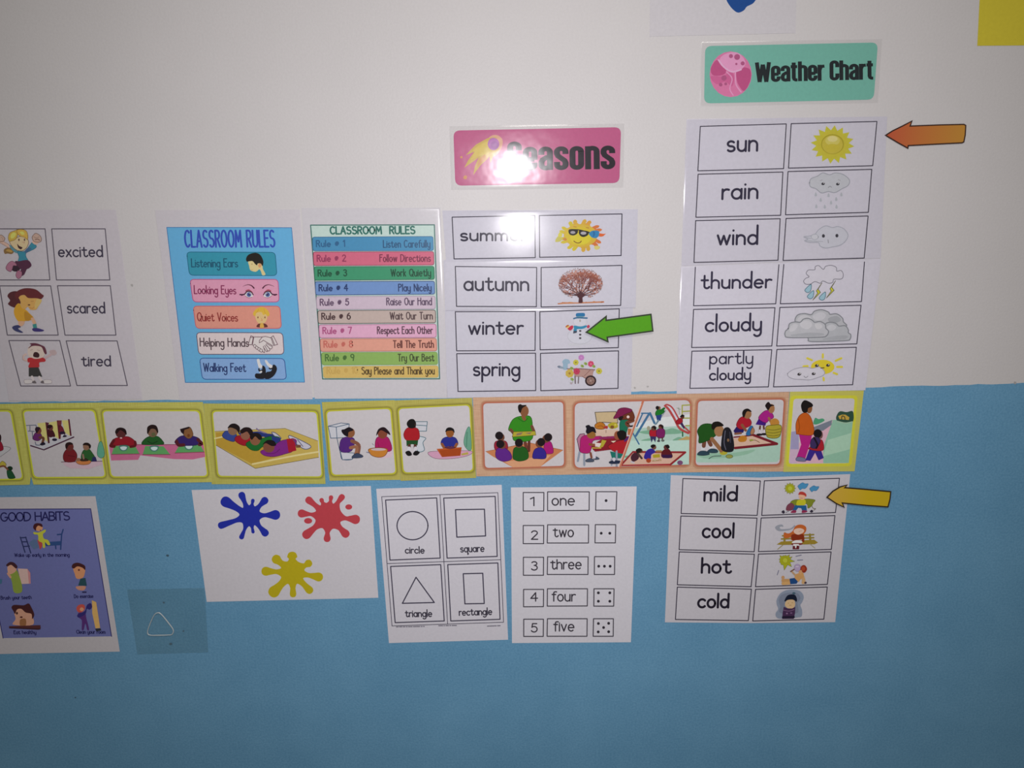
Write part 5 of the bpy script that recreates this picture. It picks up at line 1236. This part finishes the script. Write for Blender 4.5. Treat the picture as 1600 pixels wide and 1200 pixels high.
for nm, body, (bx_, by_), hair, c in (('child', [(765, 470), (775, 420), (850, 420), (860, 480), (800, 500)], (808, 385), (800, 378), 'B02840'), ('child', [(1130, 500), (1135, 430), (1180, 425), (1198, 500), (1160, 512)], (1155, 395), (1160, 390), 'C81C8C'),
    ('child', [(778, 540), (780, 480), (830, 465), (880, 500), (890, 550), (830, 568)], (818, 440), (808, 440), '6C2A9C'), ('child', [(900, 520), (910, 470), (960, 455), (1005, 480), (1012, 545), (950, 566), (905, 550)], (945, 432), (945, 430), '22661E'),
    ('child', [(1045, 540), (1060, 480), (1110, 465), (1142, 500), (1140, 545), (1080, 548)], (1105, 430), (1108, 425), '3A2AA0')):
    a = t.art('sitting_child_drawing', S3, p)
    a.B(c, body)
    a.E('7A4A34', bx_+(4 if bx_ < 900 else -10 if bx_ > 1000 else 0), by_+6, 28, 30).E('1A1014', hair[0], hair[1], 30, 30)
p = panel(t, [(130, 215), (1440, 180), (1428, 912), (130, 950)], S4, 'orange', 45)
a = t.art('playground_drawing', S4, p)
a.P('A8C8BC', [(805, 500), (1000, 430), (1436, 400), (1428, 912), (1250, 918), (650, 935)]).P('B4D4C8', [(740, 640), (1430, 640), (1428, 905), (665, 915)]).P('CCD4D4', [(830, 450), (1100, 380), (1436, 340), (1434, 470), (820, 500)])
for q in ([(860, 545), (1000, 520), (1320, 520), (1330, 560), (1000, 570)], [(1170, 525), (1240, 500), (1320, 530)], [(880, 640), (980, 615), (1000, 640)], [(1240, 640), (1310, 600), (1360, 625)], [(690, 820), (740, 810), (720, 840)]): a.B('7CB094', q)
for l in ([(890, 330), (985, 330)], [(985, 330), (1035, 440)], [(975, 335), (825, 585)], [(900, 335), (835, 480)], [(770, 520), (860, 680)]): a.S('4A7CA8', 26 if l[0][0] > 970 else 16, l, False)
for l in ([(1350, 240), (1350, 340)], [(1350, 240), (1440, 235)], [(1360, 310), (1440, 305)], [(1370, 385), (1440, 385)], [(1390, 470), (1440, 470)]): a.S('B0B454', 14, l, False)
a.P('C8AC6C', [(1300, 635), (1400, 590), (1435, 600), (1433, 632)])
a.B('C4C4D0', [(1185, 270), (1230, 240), (1290, 330), (1340, 430), (1300, 420), (1230, 330)])
a.S('C45050', 26, [(1160, 250), (1200, 290), (1260, 390), (1320, 500), (1420, 555)]).S('C45050', 18, [(1150, 245), (1180, 232), (1240, 270), (1310, 390), (1370, 480), (1440, 545)]).S('8A9CA0', 14, [(1160, 300), (1080, 420), (1040, 460)])
a.S('7A8A78', 6, [(1290, 270), (1330, 285)]).S('7A8A78', 6, [(1310, 265), (1320, 340)]).S('1E6A34', 14, [(1355, 545), (1355, 590)], False)
a = t.art('climbing_child_drawing', S4, p)
a.B('1E8A2C', [(1045, 330), (1070, 290), (1130, 290), (1150, 310), (1110, 345), (1060, 365)]).S('1E7A2C', 26, [(1110, 300), (1145, 275)]).P('2C4A94', [(1050, 355), (1120, 345), (1105, 415), (1065, 410)]).E('8A6448', 1085, 270, 22, 20).E('181214', 1068, 268, 20, 22).S('6A8A9C', 18, [(1080, 410), (1055, 450)])
a = t.art('sliding_child_drawing', S4, p)
a.B('C02030', [(1275, 430), (1310, 390), (1350, 390), (1350, 440), (1305, 455)]).P('3C2C5C', [(1325, 450), (1350, 430), (1380, 490), (1370, 510)]).E('6A3A2C', 1352, 372, 22, 24).B('161012', [(1325, 370), (1350, 345), (1375, 360), (1345, 370)])
a = t.art('standing_children_drawing', S4, p)
a.B('CC2034', [(985, 520), (1055, 520), (1055, 595), (985, 590)]).P('3A3468', [(985, 590), (1055, 595), (1045, 660), (1020, 620), (1000, 665)]).E('6A4434', 1025, 500, 28, 28).B('1C1214', [(1000, 490), (1030, 472), (1055, 490), (1045, 515), (1020, 490)]).E('9A9A84', 968, 500, 20, 26)
a.B('8A2470', [(1055, 540), (1080, 505), (1135, 505), (1155, 540), (1140, 605), (1070, 605)]).E('7A4634', 1105, 480, 26, 26).B('2A1214', [(1085, 470), (1110, 458), (1135, 475), (1130, 505), (1110, 480)]).S('5A3030', 14, [(1085, 605), (1085, 640)]).S('5A3030', 14, [(1125, 605), (1125, 640)]).E('3A3444', 1082, 645, 18, 10).E('5C6460', 1130, 640, 20, 12)
a = t.art('sandpit_drawing', S4, p)
a.P('D4B09C', [(650, 915), (790, 765), (1390, 770), (1215, 912)]).S('A82C34', 22, [(655, 918), (790, 768), (1385, 772), (1215, 912)], False).S('C0303C', 16, [(655, 922), (1210, 910)], False)
a.B('4A2434', [(765, 830), (800, 780), (860, 790), (850, 850), (790, 880)]).E('5A3428', 870, 755, 30, 28).B('1A1814', [(825, 745), (860, 725), (890, 740), (860, 780), (840, 800), (830, 770)]).S('4A3A34', 24, [(850, 790), (890, 840)]).S('B4B0B8', 20, [(770, 880), (800, 890)])
a.B('3A2CA8', [(915, 820), (950, 750), (1010, 730), (1045, 770), (1000, 800), (990, 850), (930, 850)]).E('7A5040', 1030, 715, 26, 26).B('181212', [(990, 700), (1020, 682), (1050, 695), (1010, 725)])
a.B('6A1A24', [(1110, 800), (1130, 750), (1190, 730), (1235, 790), (1230, 835), (1130, 835)]).P('3A1A4C', [(1115, 800), (1235, 800), (1230, 838), (1130, 838)]).E('6A3430', 1165, 715, 26, 28).B('1C1212', [(1155, 695), (1190, 685), (1208, 715), (1185, 730)])
a.P('CCBC2C', [(1015, 800), (1095, 790), (1100, 830), (1020, 835)]).S('B08048', 22, [(1060, 760), (1110, 760)]).E('C4522C', 968, 865, 28, 26).S('A08440', 8, [(1010, 870), (1110, 865)]).E('C4B494', 1040, 855, 16, 14).E('C4A080', 1095, 855, 18, 14).E('7C5078', 1325, 890, 32, 26)
a = t.art('classroom_drawing', S4, p)
a.P('C8B48C', [(360, 318), (600, 310), (620, 440), (440, 430), (385, 470)], '5C5448', 8).P('D0B8A4', [(360, 510), (620, 515), (640, 600), (350, 590)]).S('7A5A4C', 6, [(485, 520), (485, 550)])
a.B('DC8A28', [(360, 460), (410, 430), (460, 445), (480, 490), (440, 510), (370, 500)], '7A4418', 6).S('A4541C', 6, [(390, 480), (430, 470), (455, 490)]).B('CCC034', [(505, 460), (560, 432), (610, 445), (615, 490), (540, 505)]).B('C43C34', [(450, 490), (500, 470), (500, 505)]).E('8A5A2C', 555, 485, 22, 18).E('E4D464', 590, 460, 12)
a.P('9C2030', [(300, 700), (500, 590), (740, 590), (720, 650), (560, 740), (360, 765)]).P('C8BC3C', [(405, 725), (440, 630), (490, 640), (450, 710)]).P('D4C8C4', [(355, 660), (430, 670), (410, 715), (360, 705)]).P('D8D0B4', [(540, 645), (600, 640), (570, 665)]).P('D0C44C', [(300, 715), (430, 718), (430, 730), (300, 728)])
a = t.art('hat_child_drawing', S4, p)
a.B('1E8060', [(640, 520), (645, 420), (700, 390), (750, 400), (740, 460), (720, 540), (700, 580), (660, 560)]).S('7A4430', 40, [(740, 470), (720, 440), (790, 410)]).B('7A3C24', [(650, 370), (720, 330), (780, 300), (810, 380), (770, 410), (720, 400), (660, 400)])
a.B('902058', [(570, 388), (600, 330), (630, 280), (700, 265), (775, 285), (770, 310), (700, 340), (640, 375)]).B('241014', [(625, 390), (650, 365), (680, 370), (650, 410)]).E('D8C8C4', 735, 370, 16, 16).P('141014', [(750, 470), (800, 462), (795, 482), (755, 485)]).P('CC7C48', [(735, 500), (790, 510), (760, 580), (730, 570)])
a = t.art('writing_girl_drawing', S4, p)
a.P('B87C98', [(155, 620), (190, 565), (240, 560), (240, 600), (200, 760), (185, 760)], '4A2C44', 7)
for l in ([(185, 770), (165, 870)], [(238, 770), (238, 915)]): a.S('8A94A4', 24, l, False)
a.B('D02484', [(190, 700), (200, 610), (260, 575), (350, 590), (430, 590), (430, 625), (340, 640), (320, 720), (290, 780), (195, 770)]).S('A0306C', 26, [(420, 610), (570, 600)]).S('9C5838', 28, [(300, 680), (350, 690)])
a.E('A87434', 318, 575, 50, 42).B('14101C', [(258, 540), (265, 500), (255, 475), (290, 462), (310, 480), (350, 490), (370, 550), (330, 535), (280, 560)]).S('8C4C3C', 24, [(310, 780), (320, 830)]).B('4A5468', [(255, 860), (300, 840), (345, 855), (340, 878), (265, 880)]).B('4A5468', [(345, 845), (370, 820), (410, 845), (370, 855)]).S('C4C4D0', 26, [(355, 780), (355, 830)])
a = t.art('writing_boy_drawing', S4, p)
a.B('CC2430', [(510, 700), (600, 650), (690, 630), (735, 640), (700, 790), (620, 780), (540, 740)]).P('1F8478', [(530, 760), (680, 790), (650, 840), (550, 835)]).E('A45C3C', 612, 580, 36, 50).B('16100E', [(610, 560), (630, 530), (680, 525), (715, 560), (700, 620), (640, 625)]).S('8A94A4', 22, [(605, 760), (605, 925)], False).S('8A94A4', 18, [(548, 850), (548, 915)], False).B('24304C', [(520, 880), (570, 865), (650, 870), (640, 895), (540, 900)]).S('5C2A7C', 24, [(700, 640), (745, 600)]).S('C4C4D0', 20, [(575, 840), (575, 865)])
a = t.art('dividing_line', S4, p)
a.S('D08064', 24, [(906, 188), (640, 945)], False, cap='butt').S('E0C0B0', 8, [(884, 220), (628, 940)], False, cap='butt')
p = panel(t, [(112, 143), (850, 131), (812, 686), (90, 696)], S5, 'orange')
a = t.art('ground_drawing', S5, p)
a.P('A4C8B8', [(97, 592), (300, 562), (560, 480), (826, 432), (815, 640), (790, 668), (500, 676), (105, 672), (93, 650)]).B('90BCA4', [(110, 600), (400, 590), (600, 560), (500, 610), (200, 640)]).P('D4B4A0', [(400, 470), (600, 435), (790, 510), (420, 550)]).S('8A2430', 22, [(590, 437), (790, 512), (430, 548)], False).S('8A2430', 12, [(420, 455), (590, 437)], False)
a.B('E0942C', [(455, 470), (490, 440), (530, 455), (520, 490), (470, 495)]).S('8A6A4C', 6, [(560, 490), (600, 480), (640, 500)]).E('A8B048', 570, 480, 20, 8).S('3C4C4C', 6, [(205, 640), (240, 620), (310, 615)]).E('CCC43C', 330, 588, 34, 20).E('A0A850', 380, 620, 30, 16, 0, '5C6440', 4)
a = t.art('bending_boy_drawing', S5, p)
a.S('C4C8CC', 30, [(150, 540), (155, 580)]).S('C4C8CC', 30, [(215, 530), (230, 560)]).S('7A4A38', 34, [(165, 490), (160, 530)]).S('7A4A38', 34, [(205, 490), (220, 520)])
a.B('225E1C', [(105, 400), (140, 350), (200, 338), (260, 360), (270, 430), (220, 470), (180, 490), (120, 505), (118, 450)], '123C10', 4)
a.E('AC8058', 292, 400, 42, 50).B('18120E', [(228, 370), (240, 330), (290, 322), (330, 355), (270, 365), (245, 390)]).S('A0704C', 34, [(230, 470), (280, 530), (310, 570)]).B('2E4858', [(105, 605), (130, 575), (180, 575), (210, 600), (160, 612)]).B('2E4858', [(190, 580), (220, 555), (270, 560), (280, 585), (230, 590)])
a = t.art('rubbish_bag_drawing', S5, p)
a.B('1A1A22', [(308, 530), (325, 400), (360, 368), (395, 395), (420, 500), (415, 570), (370, 585), (320, 570)]).S('5A5C6C', 8, [(345, 400), (335, 500), (350, 560)]).S('44465A', 6, [(385, 410), (390, 500)]).E('8A6A4C', 370, 480, 10, 14)
a = t.art('kneeling_child_drawing', S5, p)
a.P('2E2070', [(415, 400), (440, 365), (510, 385), (500, 415), (430, 425)]).B('CC2038', [(440, 350), (470, 290), (520, 275), (565, 310), (565, 350), (510, 380), (470, 385)]).S('985C40', 24, [(490, 350), (520, 395)]).E('A87850', 535, 255, 36, 40).B('1A1010', [(492, 250), (505, 220), (540, 210), (570, 235), (530, 232), (505, 285)]).B('2E7CC0', [(525, 420), (560, 360), (585, 370), (565, 430), (535, 440)]).B('B8825C', [(560, 420), (580, 370), (598, 400), (580, 430)]).S('8A5A44', 18, [(430, 425), (480, 420)])
a = t.art('basket_girl_drawing', S5, p)
a.P('4A1C94', [(605, 345), (635, 290), (700, 320), (690, 355)]).B('C4249C', [(630, 290), (680, 230), (730, 230), (762, 280), (720, 310), (690, 330)]).S('A8704C', 20, [(720, 290), (735, 320)]).E('B07C50', 742, 208, 28, 40).B('1C1014', [(690, 180), (715, 152), (735, 172), (765, 180), (735, 190), (715, 220), (700, 205)]).S('6A4034', 16, [(645, 360), (640, 400)]).S('6A4034', 16, [(675, 360), (680, 400)]).S('C4C0C8', 14, [(640, 395), (645, 420)]).S('C4C0C8', 14, [(680, 395), (680, 420)]).E('1C1418', 640, 432, 28, 10).E('1C1418', 680, 428, 26, 10)
a.E('D89840', 770, 330, 40, 38).B('C4B83C', [(695, 365), (760, 350), (825, 355), (820, 430), (790, 460), (730, 460), (700, 440)], '6A6420', 5)
for y in (385, 410, 435): a.S('7A7428', 5, [(700, y), (760, y+8), (820, y-4)])
t.done()

t = routine('yellow-bordered routine card of a woman in orange walking with a child, right end of strip', [(905, 58), (1540, 55), (1460, 750), (846, 755)], S5, .0014, 'ACAAAC', 'flat')
p = panel(t, [(935, 125), (1462, 122), (1408, 680), (893, 686)], S5, 'flat', 24)
a = t.art('path_drawing', S5, p)
a.P('84B098', [(1262, 310), (1448, 290), (1410, 678), (1180, 680), (1170, 560)]).P('98BCA4', [(1230, 480), (1430, 420), (1420, 560), (1190, 620)]).P('C4A0AC', [(905, 560), (1260, 310), (1270, 320), (1190, 540), (1190, 680), (897, 682)]).P('6C7480', [(1105, 370), (1265, 308), (1262, 350), (1190, 400), (1110, 410)]).P('908CAC', [(915, 410), (980, 400), (980, 560), (905, 585)]).P('B49CB0', [(910, 560), (1000, 560), (960, 680), (897, 682)])
a.B('4C9C74', [(1105, 340), (1120, 290), (1150, 300), (1185, 295), (1200, 315), (1140, 345)]).B('2C4C3C', [(1300, 290), (1330, 235), (1390, 240), (1446, 235), (1440, 330), (1330, 325)]).P('C8A844', [(1320, 275), (1350, 262), (1380, 262), (1415, 285), (1410, 308), (1330, 300)]).S('3A3C2C', 8, [(1348, 300), (1352, 275), (1372, 280), (1378, 305)]).S('8CAC94', 12, [(1310, 320), (1380, 335), (1440, 325)])
a = t.art('walking_woman_drawing', S5, p)
a.P('C4248C', [(980, 430), (1095, 430), (1080, 500), (1035, 640), (960, 630), (1000, 520)]).B('6A6A88', [(955, 640), (980, 625), (1035, 640), (1035, 665), (965, 660)])
a.B('D8661C', [(958, 420), (955, 340), (985, 270), (1040, 245), (1085, 290), (1112, 400), (1085, 440), (970, 430)], '8A3C14', 4).S('A44A14', 6, [(975, 300), (985, 370), (975, 410)])
a.E('8A5834', 1068, 205, 28, 46).B('161010', [(1000, 185), (1015, 150), (1040, 140), (1090, 165), (1098, 190), (1060, 205), (1050, 240), (1015, 238)])
a = t.art('walking_child_drawing', S5, p)
a.P('3A2A90', [(1070, 560), (1170, 565), (1195, 635), (1150, 655), (1120, 590), (1080, 660), (1035, 655)]).B('B82430', [(1070, 545), (1150, 480), (1185, 490), (1195, 560), (1150, 575), (1075, 562)]).E('6A4C48', 1165, 435, 22, 36).E('141014', 1142, 425, 36, 38).B('3A2C5C', [(1080, 540), (1090, 470), (1140, 455), (1165, 490), (1130, 550)]).S('1A1020', 16, [(1110, 460), (1140, 520), (1130, 550)])
t.done()
